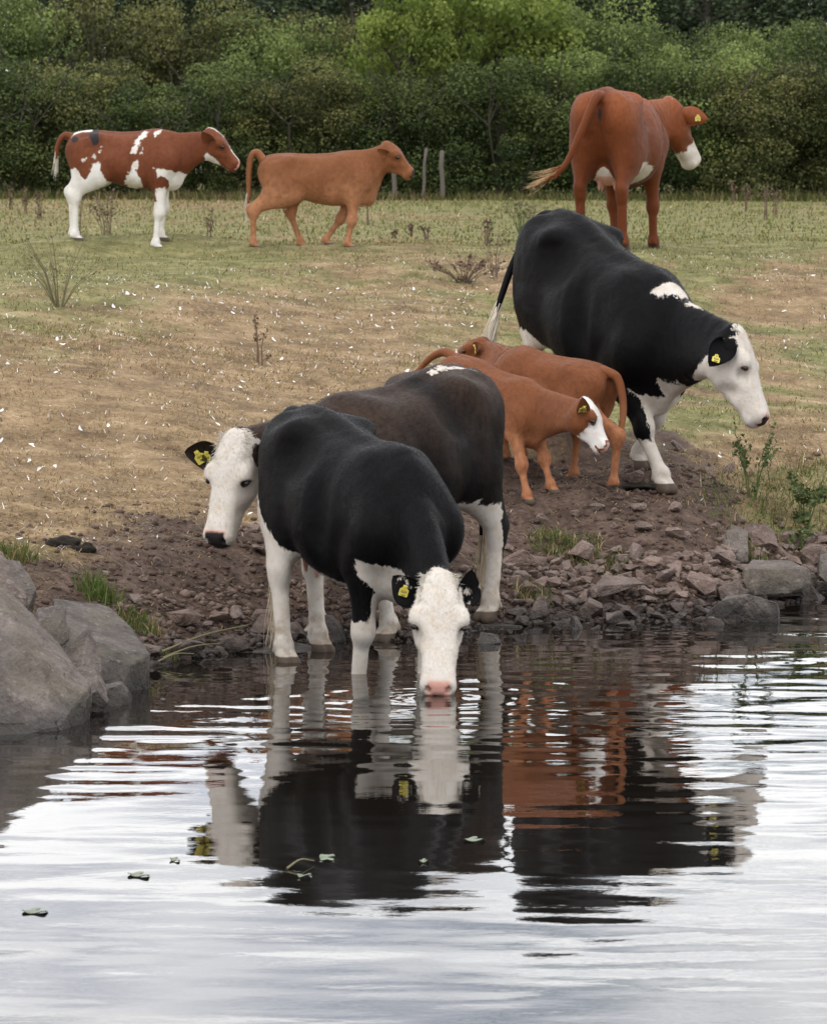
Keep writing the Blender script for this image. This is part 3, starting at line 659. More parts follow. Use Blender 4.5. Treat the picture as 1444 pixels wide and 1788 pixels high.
boulder('long boulder with a flat sloping top reaching to the water near the cows', [(-1.82,28.3,.46),(-1.63,28.4,.42),(-1.84,27.9,-.1),(-1.30,27.50,.21),(-1.29,27.35,.17),(-1.31,27.28,-.2),(-1.36,27.9,-.15),(-1.75,27.2,.27),(-1.72,27.0,.22),(-1.60,27.0,-.2),(-1.42,27.05,.10),(-1.50,28.2,.0)], 14, .014, 5)
boulder('small brown block wedged between the left boulders', [(-1.86,27.35,.30),(-1.70,27.3,.36),(-1.68,27.2,.24),(-1.80,27.1,.22),(-1.86,27.5,.42),(-1.72,27.45,.43),(-1.78,27.1,.12),(-1.66,27.2,.12)], 21, .012, 3)
boulder('tan wedge stone leaning on the long boulder', [(-1.70,26.95,.20),(-1.56,26.9,.33),(-1.50,26.9,.24),(-1.60,26.75,.16),(-1.66,26.8,.06),(-1.50,26.8,.08),(-1.62,27.05,.30)], 25, .012, 3)
boulder('low rounded stone at the foot of the largest boulder', [(-1.62,26.35,.20),(-1.46,26.3,.18),(-1.42,26.2,.02),(-1.64,26.1,.0),(-1.46,26.5,.05),(-1.6,26.45,.22),(-1.5,26.15,.14),(-1.6,26.3,-.1),(-1.45,26.3,-.1)], 27, .014, 3)
boulder('mossy stone at the waterline under the long boulder', [(-1.55,26.75,.08),(-1.36,26.8,.10),(-1.34,26.65,.02),(-1.56,26.5,.0),(-1.34,26.9,-.1),(-1.55,26.9,-.1),(-1.44,26.55,.08),(-1.4,26.5,-.1)], 29, .014, 3)
boulder('pale boulder half buried where the grass begins at the left edge', [(-2.10,27.7,.62),(-1.92,27.7,.58),(-1.86,27.6,.44),(-2.08,27.5,.46),(-1.90,27.9,.40),(-2.1,27.9,.3),(-1.88,27.55,.30),(-2.1,27.55,.3)], 31, .014, 3)
boulder('broad pale flat stone lying at the waterline below the weeds', [(1.60,30.88,0.00),(1.66,30.83,0.10),(1.85,30.78,0.15),(2.02,30.83,0.09),(2.06,30.98,0.00),(1.72,31.23,0.10),(1.95,31.28,0.08),(1.65,31.18,-0.10),(2.0,31.28,-0.10),(1.6,30.78,-0.10),(2.05,30.78,-0.10)], 41, .012, 4)
boulder('wide grey slab set in the shore rubble at right', [(1.86,31.75,0.19),(2.0,31.70,0.22),(2.26,31.75,0.20),(2.24,31.90,0.13),(1.90,31.65,0.05),(2.25,31.65,0.05),(1.88,32.05,0.13),(2.2,32.05,0.13),(1.95,32.05,0.24),(2.15,32.05,0.23)], 43, .010, 4)
boulder('blocky stone above the rubble beneath the weeds', [(1.72,32.20,0.27),(1.92,32.15,0.27),(1.93,32.30,0.37),(1.70,32.35,0.36),(1.75,32.10,0.17),(1.92,32.10,0.15),(1.78,32.45,0.21),(1.9,32.45,0.39)], 45, .014, 3)
boulder('dark flat stone under the hind hoof of the brown-black cow', [(.30,30.40,0.02),(.62,30.40,0.01),(.66,30.65,0.00),(.32,30.70,0.02),(.34,30.35,-0.10),(.62,30.35,-0.10),(.34,30.75,-0.12),(.62,30.75,-0.12)], 47, .010, 3)
boulder('dark rounded stone standing in the rubble behind the cows legs', [(-.56,29.60,0.00),(-.36,29.55,0.00),(-.40,29.70,0.13),(-.52,29.70,0.15),(-.36,29.80,0.00),(-.56,29.80,0.00),(-.45,29.65,0.16)], 49, .012, 3)
boulder('wet stone breaking the water beside the drinking head', [(.33,29.48,0.00),(.47,29.48,0.00),(.44,29.60,0.06),(.36,29.60,0.07),(.40,29.68,0.00),(.33,29.63,-0.10),(.47,29.63,-0.10)], 51, .010, 3)
boulder('square stone at the right edge of the shore', [(2.32,32.05,0.09),(2.58,32.00,0.09),(2.56,32.20,0.27),(2.34,32.20,0.25),(2.34,32.40,0.15),(2.56,32.40,0.15),(2.45,32.10,0.25)], 53, .014, 3)
# small individual stones, a few shared shapes
def pebble(seed):
    r = np.random.default_rng(seed); P = r.normal(size=(13,3)); P /= np.linalg.norm(P, axis=1)[:,None]; P *= r.uniform(.38, .58, (13,1)); P *= (r.uniform(.95, 1.3), r.uniform(.75, 1.0), r.uniform(.55, .85))
    me = hull_rock('shore_stone', [tuple(p) for p in P], 2, .025, seed, .02, 3.5, 3); me.materials.append(STONE); return me
PEB = [pebble(100+i) for i in range(9)]
def put_stone(x, y, size, label, group, sink=.22, name='shore_stone'):
    z = float(ground(x, y)[0]); o = link(name, PEB[int(rng.integers(len(PEB)))], loc=(x, y, max(z, -.04)+size*(.5-sink)*.62), rot=(rng.normal(0,.25), rng.normal(0,.25), rng.uniform(0,6.28)), scale=tuple(size*rng.uniform(.85,1.2,3)*(1,1,.9))); tag(o, label, 'stone', group); return o
taken = []
def stone_label(x, s, q, label):
    big = 'larger' if q > .14 else 'small'
    if 'rubble along the right' in label: return big+' reddish stone in the right-hand rubble '+('at the water\'s edge ' if s < .3 else 'higher up ')+('below the small calves' if x < 1.15 else 'below the walking black cow' if x < 1.75 else 'below the green weeds')
    if 'soil above' in label: return big+' stone bedded in the trampled soil '+('by the calves\' hooves' if x < 1.15 else 'by the walking cow\'s hooves')
    if 'behind the cows legs' in label: return big+' stone in the rubble '+('left of the drinking cow' if x < -.75 else 'behind the drinking cow\'s legs' if x < .1 else 'near the brown-black cow\'s hind hoof')
    if 'bare mud' in label: return big+' stone in the bare mud '+('beside the left boulders' if x < -1.2 else 'under the turned white head')
    return label
def scatter(n, xr, sr, sz, label, group, seed):
    r = np.random.default_rng(seed); k = 0; tries = 0
    while k < n and tries < n*200:
        tries += 1; x = r.uniform(*xr); s = sr[0]+(sr[1]-sr[0])*r.random()**1.25; y = float(shore(x))+s; q = sz[0]+(sz[1]-sz[0])*r.random()**2.0
        if any((x-a)**2+(y-b)**2 < (.42*(q+c))**2 for a, b, c in taken): continue
        if ((FEET[:,0]-x)**2+(FEET[:,1]-y)**2 < (.07+q*.5)**2).any(): continue
        taken.append((x, y, q)); put_stone(x, y, q, stone_label(x, s, q, label), group, .15); k += 1
scatter(170, (.55, 2.6), (-.12, .85), (.08, .30), 'reddish stone in the rubble along the right-hand waterline', 'stones of the right-hand rubble', 1)
scatter(24, (.35, 2.2), (.7, 1.5), (.05, .14), 'small stone bedded in the trampled soil above the right-hand rubble', 'stones in the soil at right', 2)
scatter(70, (-1.35, .5), (-.10, .55), (.06, .22), 'stone in the rubble at the waterline behind the cows legs', 'stones behind the cows legs', 3)
scatter(20, (-1.75, .0), (.6, 1.7), (.04, .12), 'small stone in the bare mud left of the cows', 'stones in the mud at left', 4)
scatter(14, (.45, 2.3), (-.5, -.12), (.08, .22), 'wet stone just breaking the water surface off the right shore', 'wet stones in the shallows', 5)
scatter(6, (1.2, 2.3), (2.4, 3.6), (.08, .15), 'pale stone lying on the grazed slope behind the walking cow', 'stones on the slope', 6)
# ------------------------------------------------------------------ hedge and wood beyond the pasture
def leaf_material(name, dark, light, trans=.25):
    M = Mat(name); rnd = M.attr('shade'); n = M.noise(M.coord('Object'), 1.3, 3, .5)  # random per clump and leaf, plus painted top light and self-shadow
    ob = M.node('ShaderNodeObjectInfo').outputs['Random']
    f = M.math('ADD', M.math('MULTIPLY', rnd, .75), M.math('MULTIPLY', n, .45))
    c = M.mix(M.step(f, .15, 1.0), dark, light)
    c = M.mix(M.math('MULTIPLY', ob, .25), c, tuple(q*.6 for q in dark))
    M.p('Base Color', c); M.p('Roughness', .62); M.p('Specular IOR Level', .22)
    tr = M.node('ShaderNodeBsdfTranslucent'); M.set(tr.inputs['Color'], c); mx = M.node('ShaderNodeMixShader'); mx.inputs[0].default_value = trans
    M.t.links.new(M.b.outputs[0], mx.inputs[1]); M.t.links.new(tr.outputs[0], mx.inputs[2]); M.t.links.new(mx.outputs[0], M.out.inputs['Surface']); return M.m
def bark_material():
    M = Mat('bark'); oc = M.coord('Object'); n = M.noise(M.mapping(oc, (9,9,2)), 4, 5, .6); M.p('Base Color', M.mix(n, (.020,.016,.012), (.07,.058,.045))); M.p('Roughness', .9); M.p('Normal', M.bump(n, .02, .7)); return M.m
BARK = bark_material()
HAW = leaf_material('hawthorn_leaf', (.025,.040,.012), (.140,.180,.050)); OLIVE = leaf_material('olive_brown_leaf', (.043,.050,.016), (.225,.225,.072)); ASH = leaf_material('ash_leaf', (.125,.175,.034), (.42,.50,.125), .45); DARKW = leaf_material('dark_wood_leaf', (.016,.030,.014), (.080,.110,.045)); PALE = leaf_material('pale_shrub_leaf', (.060,.092,.026), (.26,.32,.095), .3)
def leaf_cloud(P, size, r, up=.35, aspect=.55, out=None, shade=None):
    """Diamond leaves (two triangles) at points P."""
    n = len(P); d = r.normal(size=(n,3)); d /= np.linalg.norm(d, axis=1)[:,None]
    nn = r.normal(size=(n,3)); nn[:,2] += up*2
    if out is not None: nn += out*.8
    nn /= np.linalg.norm(nn, axis=1)[:,None]
    d -= nn*(d*nn).sum(1)[:,None]; d /= np.linalg.norm(d, axis=1)[:,None]+1e-9; e = np.cross(nn, d)
    L = size*r.uniform(.6, 1.35, n)[:,None]
    V = np.stack([P-d*L*.5, P+e*L*aspect*.5+nn*L*.06, P+d*L*.5, P-e*L*aspect*.5+nn*L*.06], 1).reshape(-1,3)
    F = np.arange(4*n).reshape(n,4); s = np.repeat(r.random(n) if shade is None else shade, 4)
    return V, F, s
def limb_tubes(segs, n=6):
    V = []; F = []; o = 0
    for p, q, ra, rb in segs:
        v, f = tube_np([p, (np.array(p)+q)/2, q], [ra, (ra+rb)/2, rb], n); V.append(v); F.append(f+o); o += len(v)
    return np.concatenate(V), np.concatenate(F)
def crown_shape(kind, seed):
    """Unit-ish plant: returns (trunk verts, faces), (leaf verts, faces, shade). z from 0 to ~1 (scaled later)."""
    r = np.random.default_rng(seed); segs = []; clumps = []
    if kind == 'bush':
        for i in range(5):
            a = r.uniform(0, 6.28); b = (.10*math.cos(a), .10*math.sin(a), 0); t = (.35*math.cos(a), .30*math.sin(a), .5+.1*r.random()); segs.append((b, t, .012, .006))
            for j in range(4):
                u = (t[0]+r.normal(0,.16), t[1]+r.normal(0,.14), t[2]+r.uniform(.1,.42)); segs.append((t, u, .005, .002))
        for i in range(58):
            a = r.uniform(0, 6.28); h = r.random()**.8; rad = (.54-.22*h)*math.sqrt(r.random()*.75+.25)*(1 if h > .12 else .85)
            clumps.append((rad*math.cos(a), rad*math.sin(a)*.85, .08+.86*h*r.uniform(.8,1.05), r.uniform(.07, .19)))
        N, sz = 400, .021
    elif kind == 'tree':
        segs.append(((0,0,0), (.02,.0,.45), .030, .022)); segs.append(((.02,0,.45), (-.01,.02,.85), .022, .006))
        for i in range(12):
            h = r.uniform(.28, .8); a = r.uniform(0, 6.28); L = .38*(1.1-h); p = (.02*math.sin(h*5), 0, h); q = (p[0]+L*math.cos(a), L*math.sin(a), h+r.uniform(.06,.22)); segs.append((p, q, .010, .003))
            for j in range(3): clumps.append((q[0]+r.normal(0,.06), q[1]+r.normal(0,.06), q[2]+r.normal(0,.05), r.uniform(.06,.12)))
        for i in range(10): clumps.append((r.normal(0,.12), r.normal(0,.12), r.uniform(.6,.98), r.uniform(.06,.12)))
        N, sz = 300, .021
    else:   # big wood tree
        segs.append(((0,0,0), (.0,.02,.5), .035, .022)); segs.append(((0,.02,.5), (0,0,.9), .022, .006))
        for i in range(70):
            a = r.uniform(0, 6.28); h = r.random(); rad = .40*math.sqrt(max(.05, 1-abs(h-.45)*1.5))*math.sqrt(r.random()*.7+.3); clumps.append((rad*math.cos(a), rad*math.sin(a), .12+.84*h, r.uniform(.07,.14)))
        for i in range(14): a = r.uniform(0,6.28); h = r.uniform(.25,.75); segs.append(((0,.01,h), (.3*math.cos(a), .3*math.sin(a), h+.15), .010, .003))
        N, sz = 260, .017
    P = []; O = []; S = []
    for x, y, z, q in clumps:
        d = r.normal(size=(N,3)); d /= np.linalg.norm(d, axis=1)[:,None]; rr = q*(.55+.5*r.random(N)**.6)
        pts = np.array((x,y,z))+d*rr[:,None]*(1.15,1.15,.8); P.append(pts); O.append(d); S.append(np.clip(-.10+.80*r.random()+.30*r.normal(size=N)*.6+.28*d[:,2]+.25*(z-.5), 0, 1))  # self-shadow put into leaf colour: clump tops and high leaves paler, undersides darker
    P = np.concatenate(P); O = np.concatenate(O); S = np.concatenate(S); k = P[:,2] > .015; P, O, S = P[k], O[k], S[k]
    return limb_tubes(segs), leaf_cloud(P, sz, r, .35, .62, O, S)
SHAPES = {}
for kd, m_ in (('bush',5),('tree',3),('wood',3)): SHAPES[kd] = [crown_shape(kd, 50+i*7+len(kd)) for i in range(m_)]
_cache = {}
def plant_tree(name, kind, var, x, y, h, w, mat, label, cat, group, rot=None):
    (tv, tf), (lv, lf, ls) = SHAPES[kind][var % len(SHAPES[kind])]
    key = (kind, var % len(SHAPES[kind]), mat.name)
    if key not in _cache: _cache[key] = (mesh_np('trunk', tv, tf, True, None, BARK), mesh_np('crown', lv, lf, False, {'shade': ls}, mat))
    tm, cm = _cache[key]
    root = link(name, None, loc=(x, y, float(ground(x, y)[0])-.05), rot=(0,0,rng.uniform(0,6.28) if rot is None else rot), scale=(w, w, h)); tag(root, label, cat, group)
    link('trunk', tm, root); link('crown', cm, root); return root
G1 = 'shrubs of the field hedge'
k_ = 0
front = [(-5.01,70.00,1.76,1.99,HAW,'dark hawthorn bush at the left end of the hedge'),(-4.11,70.38,1.91,1.99,OLIVE,'olive hawthorn bush in the hedge behind the red and white calf'),(-3.25,69.77,1.53,1.76,HAW,'low dark hawthorn bush in the hedge behind the pied calf head'),
 (-2.31,70.38,1.76,2.07,HAW,'green hawthorn bush in the hedge between the two far calves'),(-1.45,70.07,1.68,1.84,OLIVE,'brownish hawthorn bush in the hedge above the tan calf back'),(-0.59,70.38,1.61,1.84,HAW,'dark hawthorn bush in the hedge above the tan calf head'),
 (0.31,70.23,1.76,1.84,HAW,'dark hawthorn bush in the hedge behind the two fence posts'),(1.12,69.92,1.84,1.99,HAW,'dense dark bush in the hedge left of the red cow tail'),(2.00,70.53,1.91,1.99,PALE,'paler green bush in the hedge behind the red cow rump'),(2.85,70.23,1.84,1.91,HAW,'dark bush in the hedge behind the red cow shoulder'),
 (3.69,70.38,1.99,1.99,PALE,'pale shrub in the hedge just right of the red cow head'),(4.44,69.92,1.91,1.99,OLIVE,'olive bush in the hedge near the right edge'),(5.22,70.38,2.07,2.14,HAW,'dark bush cut by the right edge of the hedge'),(-5.83,70.38,1.99,2.14,HAW,'bush of the hedge beyond the left edge'),(6.02,70.38,1.99,2.14,OLIVE,'bush of the hedge beyond the right edge')]
for x, Y, h, w, m_, lb in front:
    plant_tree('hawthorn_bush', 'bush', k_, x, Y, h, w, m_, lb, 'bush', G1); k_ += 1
second = [(-5.09,73.06,2.83,2.29,PALE,'tall pale shrub with yellowish top behind the hedge at left'),(-3.91,73.44,2.75,2.29,OLIVE,'brownish shrub rising behind the hedge over the pied calf'),(-2.78,73.13,2.45,2.14,OLIVE,'olive shrub behind the hedge between the far calves'),(-1.80,72.67,2.37,2.14,PALE,'fresh green shrub behind the hedge left of centre'),
 (-0.92,73.44,2.60,2.29,OLIVE,'brown-green shrub behind the hedge over the tan calf'),(0.73,73.44,2.52,2.14,HAW,'dark shrub behind the hedge at the foot of the ash tree'),(1.77,73.13,2.52,2.22,PALE,'leafy light shrub right of the ash tree'),(2.74,72.98,2.45,2.14,PALE,'light shrub with loose top above the red cow'),(3.66,73.44,2.29,2.14,HAW,'shrub behind the hedge over the red cow head'),(4.54,73.13,2.45,2.22,PALE,'shrub with upright shoots behind the hedge at right'),(5.53,73.44,2.37,2.29,HAW,'shrub behind the hedge at the right edge')]
for x, Y, h, w, m_, lb in second:
    plant_tree('shrub', 'bush', k_+2, x, Y, h, w, m_, lb, 'shrub', 'shrubs behind the hedge'); k_ += 1
plant_tree('ash_tree', 'tree', 0, 1.15, 71.9, 3.45, 3.2, ASH, 'young ash tree with visible trunk and light green leaves over the hedge', 'tree', 'ash trees', 2.0)
plant_tree('ash_tree', 'tree', 1, -0.05, 71.0, 3.1, 2.3, ASH, 'bright green ash sapling standing before the hedge at centre', 'tree', 'ash trees', .6)
wood = [(-6.19,79.56,3.52,'wood tree at the far left behind the shrubs'),(-5.03,81.86,3.83,'dark wood tree over the pied calf'),(-3.50,79.56,3.37,'dark wood tree left of centre'),(-2.29,82.62,3.98,'dark wood tree above the tan calf'),(-0.92,80.33,3.52,'dark wood tree just left of the ash'),(0.32,83.39,4.05,'dark wood tree directly behind the ash sapling'),(1.71,80.33,3.67,'dark wood tree right of the ash'),(3.02,82.62,3.90,'dark wood tree above the red cow rump'),(4.12,79.56,3.52,'dark wood tree above the red cow head'),(5.58,81.86,3.98,'very dark wood tree at upper right'),(6.56,79.56,3.67,'dark wood tree past the right edge')]
for x, Y, h, lb in wood:
    plant_tree('wood_tree', 'wood', k_, x, Y, h, 5.0, DARKW, lb, 'tree', 'trees of the wood'); k_ += 1
for i, X in enumerate((-5.5,-4.3,-3.1,-2.0,-.9,.15,1.2,2.3,3.4,4.5,5.6)):
    where = ['far left','left, over the pied calf tail','left, over the pied calf back','left of centre','centre left','centre','behind the ash','centre right','over the red cow','right of the red cow','far right'][i]
    plant_tree('wood_tree', 'wood', i+1, X, 86+(i*5%4), 4.1+(i*7%3)*.25, 4.9, DARKW, 'tree in the back row of the wood, '+where, 'tree', 'back trees of the wood')
for i, X in enumerate((-25,-21,-17,-13.5,-10.5,-8,8.2,10.6,13.4,17,21,25.5)):
    plant_tree('wood_tree', 'wood', i, X, 75+(i*37%9), 3.3+(i*13%5)*.2, 4.9, DARKW, 'wood tree outside the picture', 'tree', 'trees of the wood')
# fence posts in the hedge foot
def post_mesh(h, r, seed):
    q = np.random.default_rng(seed); v, f = tube_np([(0,0,-.2),(.01,0,h*.35),(.0,.01,h*.7),(.015,0,h)], [r*1.05,r,r*.97,r*.93], 9)
    v += q.normal(0, r*.05, v.shape); n = len(v); v = np.concatenate([v, [[.015,0,h+.01]]]); top = [[n-9+i, n-9+(i+1)%9, n] for i in range(9)]
    return mesh_np('fence_post', v, [f, np.array(top)], True)
def post_material():
    M = Mat('weathered_post'); n = M.noise(M.mapping(M.coord('Object'), (20,20,3)), 3, 5, .6); M.p('Base Color', M.mix(n, (.06,.05,.042), (.15,.13,.105))); M.p('Roughness', .9); return M.m
POST = post_material()
for i, (x, h, lean, lb) in enumerate(((0.11,0.63,.05,'thin leaning grey fence post left of its pair by the hedge'),(0.35,0.60,-.03,'stout grey fence post right of its pair by the hedge'),(-0.24,0.46,.0,'grey fence post below the tan calf muzzle'))):
    me = post_mesh(h, .03 if i else .02, i); me.materials.append(POST); X = x; o = link('fence_post', me, loc=(X, 68.5, float(ground(X, 68.5)[0])), rot=(0, lean, 0)); tag(o, lb, 'post', 'fence posts along the hedge')
# ------------------------------------------------------------------ grass, litter, clods, weeds, feathers, floating leaves
def blade_material(name):
    M = Mat(name); c = M.attr('col', True); M.p('Base Color', c); M.p('Roughness', .75); M.p('Specular IOR Level', .2)
    tr = M.node('ShaderNodeBsdfTranslucent'); M.set(tr.inputs['Color'], c); mx = M.node('ShaderNodeMixShader'); mx.inputs[0].default_value = .25
    M.t.links.new(M.b.outputs[0], mx.inputs[1]); M.t.links.new(tr.outputs[0], mx.inputs[2]); M.t.links.new(mx.outputs[0], M.out.inputs['Surface']); return M.m
BLADE = blade_material('grass_blade')
DRYC = np.array([(.37,.26,.135),(.27,.182,.090),(.51,.40,.24),(.165,.105,.052)]); GRNC = np.array([(.125,.145,.038),(.20,.205,.065),(.30,.27,.11),(.09,.115,.03)]); LUSH = np.array([(.060,.105,.020),(.090,.135,.030),(.15,.16,.055)])
def blades(X, Y, Z, H, W, lean, cols, r):
    n = len(X); a = r.uniform(0, 6.28, n); b = r.uniform(0, 6.28, n); P = np.stack([X, Y, Z], 1)
    s = np.stack([np.cos(a), np.sin(a), np.zeros(n)], 1)*W[:,None]; L = np.stack([np.cos(b), np.sin(b), np.zeros(n)], 1)*(lean*H)[:,None]
    up = np.zeros((n,3)); up[:,2] = H*np.sqrt(np.maximum(.02, 1-np.minimum(lean, .98)**2))
    mid = P+L*.35+up*.6
    V = np.stack([P-s, P+s, mid+s*.7, mid-s*.7, P+L+up], 1).reshape(-1,3); i = np.arange(n)*5
    Q = np.stack([i, i+1, i+2, i+3], 1); T3 = np.stack([i+3, i+2, i+4], 1); return V, Q, T3, np.repeat(cols, 5, 0)
def grow(name, label, n, xr, yr, accept, hgt, wid, lean, palette, seed, dz=-.006):
    r = np.random.default_rng(seed); X = r.uniform(*xr, n); Y = yr[0]+(yr[1]-yr[0])*r.random(n)
    p = accept(X, Y, r); k = r.random(n) < p; X, Y = X[k], Y[k]; m = len(X); Z = ground(X, Y)+dz
    H = r.uniform(*hgt, m)*(.7+.6*r.random(m)); W = r.uniform(*wid, m); C = palette(X, Y, r)
    V, Q, T3, A = blades(X, Y, Z, H, W, np.abs(r.normal(lean, .25, m)), C, r)
    o = link(name, mesh_np(name, V, [Q, T3], False, {'col': A}, BLADE)); tag(o, label, 'grass', kind='stuff'); return o
def mixpal(X, Y, r):
    mud, g, s = masks(X, Y); q = r.random(len(X)) < np.clip(g*1.1, .05, .9); c = np.where(q[:,None], GRNC[r.integers(0,4,len(X))], DRYC[r.integers(0,4,len(X))]); return c*r.uniform(.7,1.2,(len(X),1))
def acc_bank(X, Y, r):
    mud, g, s = masks(X, Y); cl = smoothstep(vnoise(np.stack([X,Y],1), 77, 3, 5.0), -.45, .25); return np.clip((1-mud)*cl+.06, 0, 1)*(s > .35)
grow('bank_grass', 'short dry straw grass covering the bank', 150000, (-3.4,3.4), (28.5,38), acc_bank, (.012,.042), (.0018,.0038), .85, mixpal, 1)
grow('pasture_grass', 'short grazed grass of the upper bank and pasture', 120000, (-4.6,4.6), (36,50), acc_bank, (.014,.042), (.0026,.0050), .8, mixpal, 2)
grow('far_pasture_grass', 'grazed grass of the level field up to the hedge', 60000, (-8,8), (49,71), acc_bank, (.02,.055), (.005,.010), .65, mixpal, 3)
def acc_hedge(X, Y, r): return np.full(len(X), 1.)
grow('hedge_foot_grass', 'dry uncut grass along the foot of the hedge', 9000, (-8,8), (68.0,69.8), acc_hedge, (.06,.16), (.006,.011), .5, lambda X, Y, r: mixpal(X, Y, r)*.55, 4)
def acc_weed(X, Y, r):
    mud, g, s = masks(X, Y); return np.clip(smoothstep(X+.35*vnoise(np.stack([X,Y],1), 6, 3, 2.2), 1.55, 2.25)*smoothstep(s, .4, .9)*(1-smoothstep(s, 2.0, 3.4))*(.25+.9*smoothstep(vnoise(np.stack([X,Y],1), 5, 3, 3.0), -.2, .4)), 0, 1)
def lush(X, Y, r):
    q = r.random(len(X)) < .72; return np.where(q[:,None], LUSH[r.integers(0,3,len(X))], DRYC[r.integers(0,4,len(X))])*r.uniform(.7,1.2,(len(X),1))
grow('rank_grass', 'rank green grass and weeds on the bank at right', 9000, (1.5,3.4), (32,36), acc_weed, (.03,.13), (.002,.0042), .7, lush, 5)
def tuft(label, x, y, rad, n, h, pal, seed, lean=.45):
    def acc(X, Y, r): d = np.sqrt((X-x)**2+(Y-y)**2)/rad; return np.clip(1-d, 0, 1)**.7
    o = grow('grass_tuft', label, n, (x-rad,x+rad), (y-rad,y+rad), acc, h, (.002,.0045), lean, pal, seed); o['kind'] = 'stuff'; return o
tuft('green grass tussock with a soil clod in front of the small calves', .86, 31.75, .24, 2600, (.03,.09), lush, 11, .7)
tuft('green tuft spilling down the right side of the tussock', 1.10, 31.5, .15, 800, (.03,.08), lush, 12, .7)
tuft('bright green grass tuft growing beside the left boulders', -1.63, 29.0, .13, 1000, (.05,.13), lambda X, Y, r: LUSH[r.integers(0,3,len(X))]*r.uniform(.8,1.3,(len(X),1)), 13, .5)
tuft('rough olive grass tuft on the mud beside the long boulder', -1.42, 28.85, .13, 900, (.05,.10), lush, 14)
tuft('small green tuft at the waterline left of the cows', -1.27, 28.6, .07, 250, (.03,.06), lush, 15)
tuft('green grass at the left edge above the boulders', -2.16, 29.2, .22, 1600, (.05,.13), lush, 16, .5)
tuft('green grass tuft under the stones at right', 1.98, 32.25, .12, 700, (.05,.12), lush, 17)
tuft('grass tuft by the stone under the brown-black cow hoof', .66, 30.9, .12, 500, (.05,.12), lush, 18)
# straw litter on mud
def litter():
    r = np.random.default_rng(8); n = 16000; X = r.uniform(-2.6,2.6,n); Y = shore(X)+r.uniform(.12,3.6,n); Z = ground(X,Y)+.006
    a = r.uniform(0,6.28,n); L = r.uniform(.015,.07,n); W = r.uniform(.0012,.0028,n); d = np.stack([np.cos(a),np.sin(a),r.normal(0,.25,n)],1)*L[:,None]*.5; e = np.stack([-np.sin(a),np.cos(a),np.zeros(n)],1)*W[:,None]; P = np.stack([X,Y,Z],1)
    V = np.stack([P-d-e,P-d+e,P+d+e,P+d-e],1).reshape(-1,3); C = np.repeat(DRYC[r.integers(0,4,n)]*r.uniform(.35,1.05,(n,1)),4,0)
    o = link('straw_litter', mesh_np('straw_litter', V, np.arange(4*n).reshape(n,4), False, {'col': C}, BLADE)); tag(o, 'trodden straw and stalks strewn over the mud', 'straw', kind='stuff')
litter()
def soil_material():
    M = Mat('soil_clod'); wp = M.node('ShaderNodeNewGeometry').outputs['Position']; n = M.noise(wp, 26, 5, .65); M.p('Base Color', M.ramp(n, [(.3,(.035,.022,.017)),(.55,(.095,.058,.043)),(.75,(.165,.108,.082))])); M.p('Roughness', .95); M.p('Normal', M.bump(n, .015, .8)); return M.m
SOIL = soil_material()
def clods():
    r = np.random.default_rng(12); bm = bmesh.new(); bmesh.ops.create_icosphere(bm, subdivisions=1, radius=1); U = np.array([v.co[:] for v in bm.verts]); UF = np.array([[v.index for v in f.verts] for f in bm.faces]); bm.free()
    n = 5200; X = r.uniform(-2.7,2.7,n); Y = shore(X)+.03+3.0*r.random(n)**1.3; mud, g, s = masks(X,Y); k = r.random(n) < mud; X, Y = X[k], Y[k]; n = len(X); Z = ground(X,Y)
    S = (.006+.026*r.random(n)**2.8)[:,None,None]*r.uniform(.6,1.25,(n,1,3))*np.array((1,1,.7)); V = U[None]*S*(1+.35*r.normal(size=(n,len(U),1))*.5)+np.stack([X,Y,Z+.003],1)[:,None]
    F = (UF[None]+np.arange(n)[:,None,None]*len(U)).reshape(-1,3)
    o = link('soil_clods', mesh_np('soil_clods', V.reshape(-1,3), F, False, None, SOIL)); tag(o, 'loose clods of trampled reddish soil on the bank', 'soil', kind='stuff')
clods()
def gravel():
    r = np.random.default_rng(14); bm = bmesh.new(); bmesh.ops.create_icosphere(bm, subdivisions=1, radius=1); U = np.array([v.co[:] for v in bm.verts]); UF = np.array([[v.index for v in f.verts] for f in bm.faces]); bm.free()
    n = 2600; X = r.uniform(-1.6,2.7,n); Y = shore(X)-.1+.95*r.random(n)**1.3; Z = np.maximum(ground(X,Y), -.03)
    S = (.008+.026*r.random(n)**2.2)[:,None,None]*r.uniform(.6,1.3,(n,1,3))*np.array((1,1,.7)); V = U[None]*S*(1+.22*r.normal(size=(n,len(U),1)))+np.stack([X,Y,Z+.006],1)[:,None]
    o = link('gravel', mesh_np('gravel', V.reshape(-1,3), (UF[None]+np.arange(n)[:,None,None]*len(U)).reshape(-1,3), False, None, STONE)); tag(o, 'small gravel between the shore stones', 'gravel', kind='stuff')
gravel()
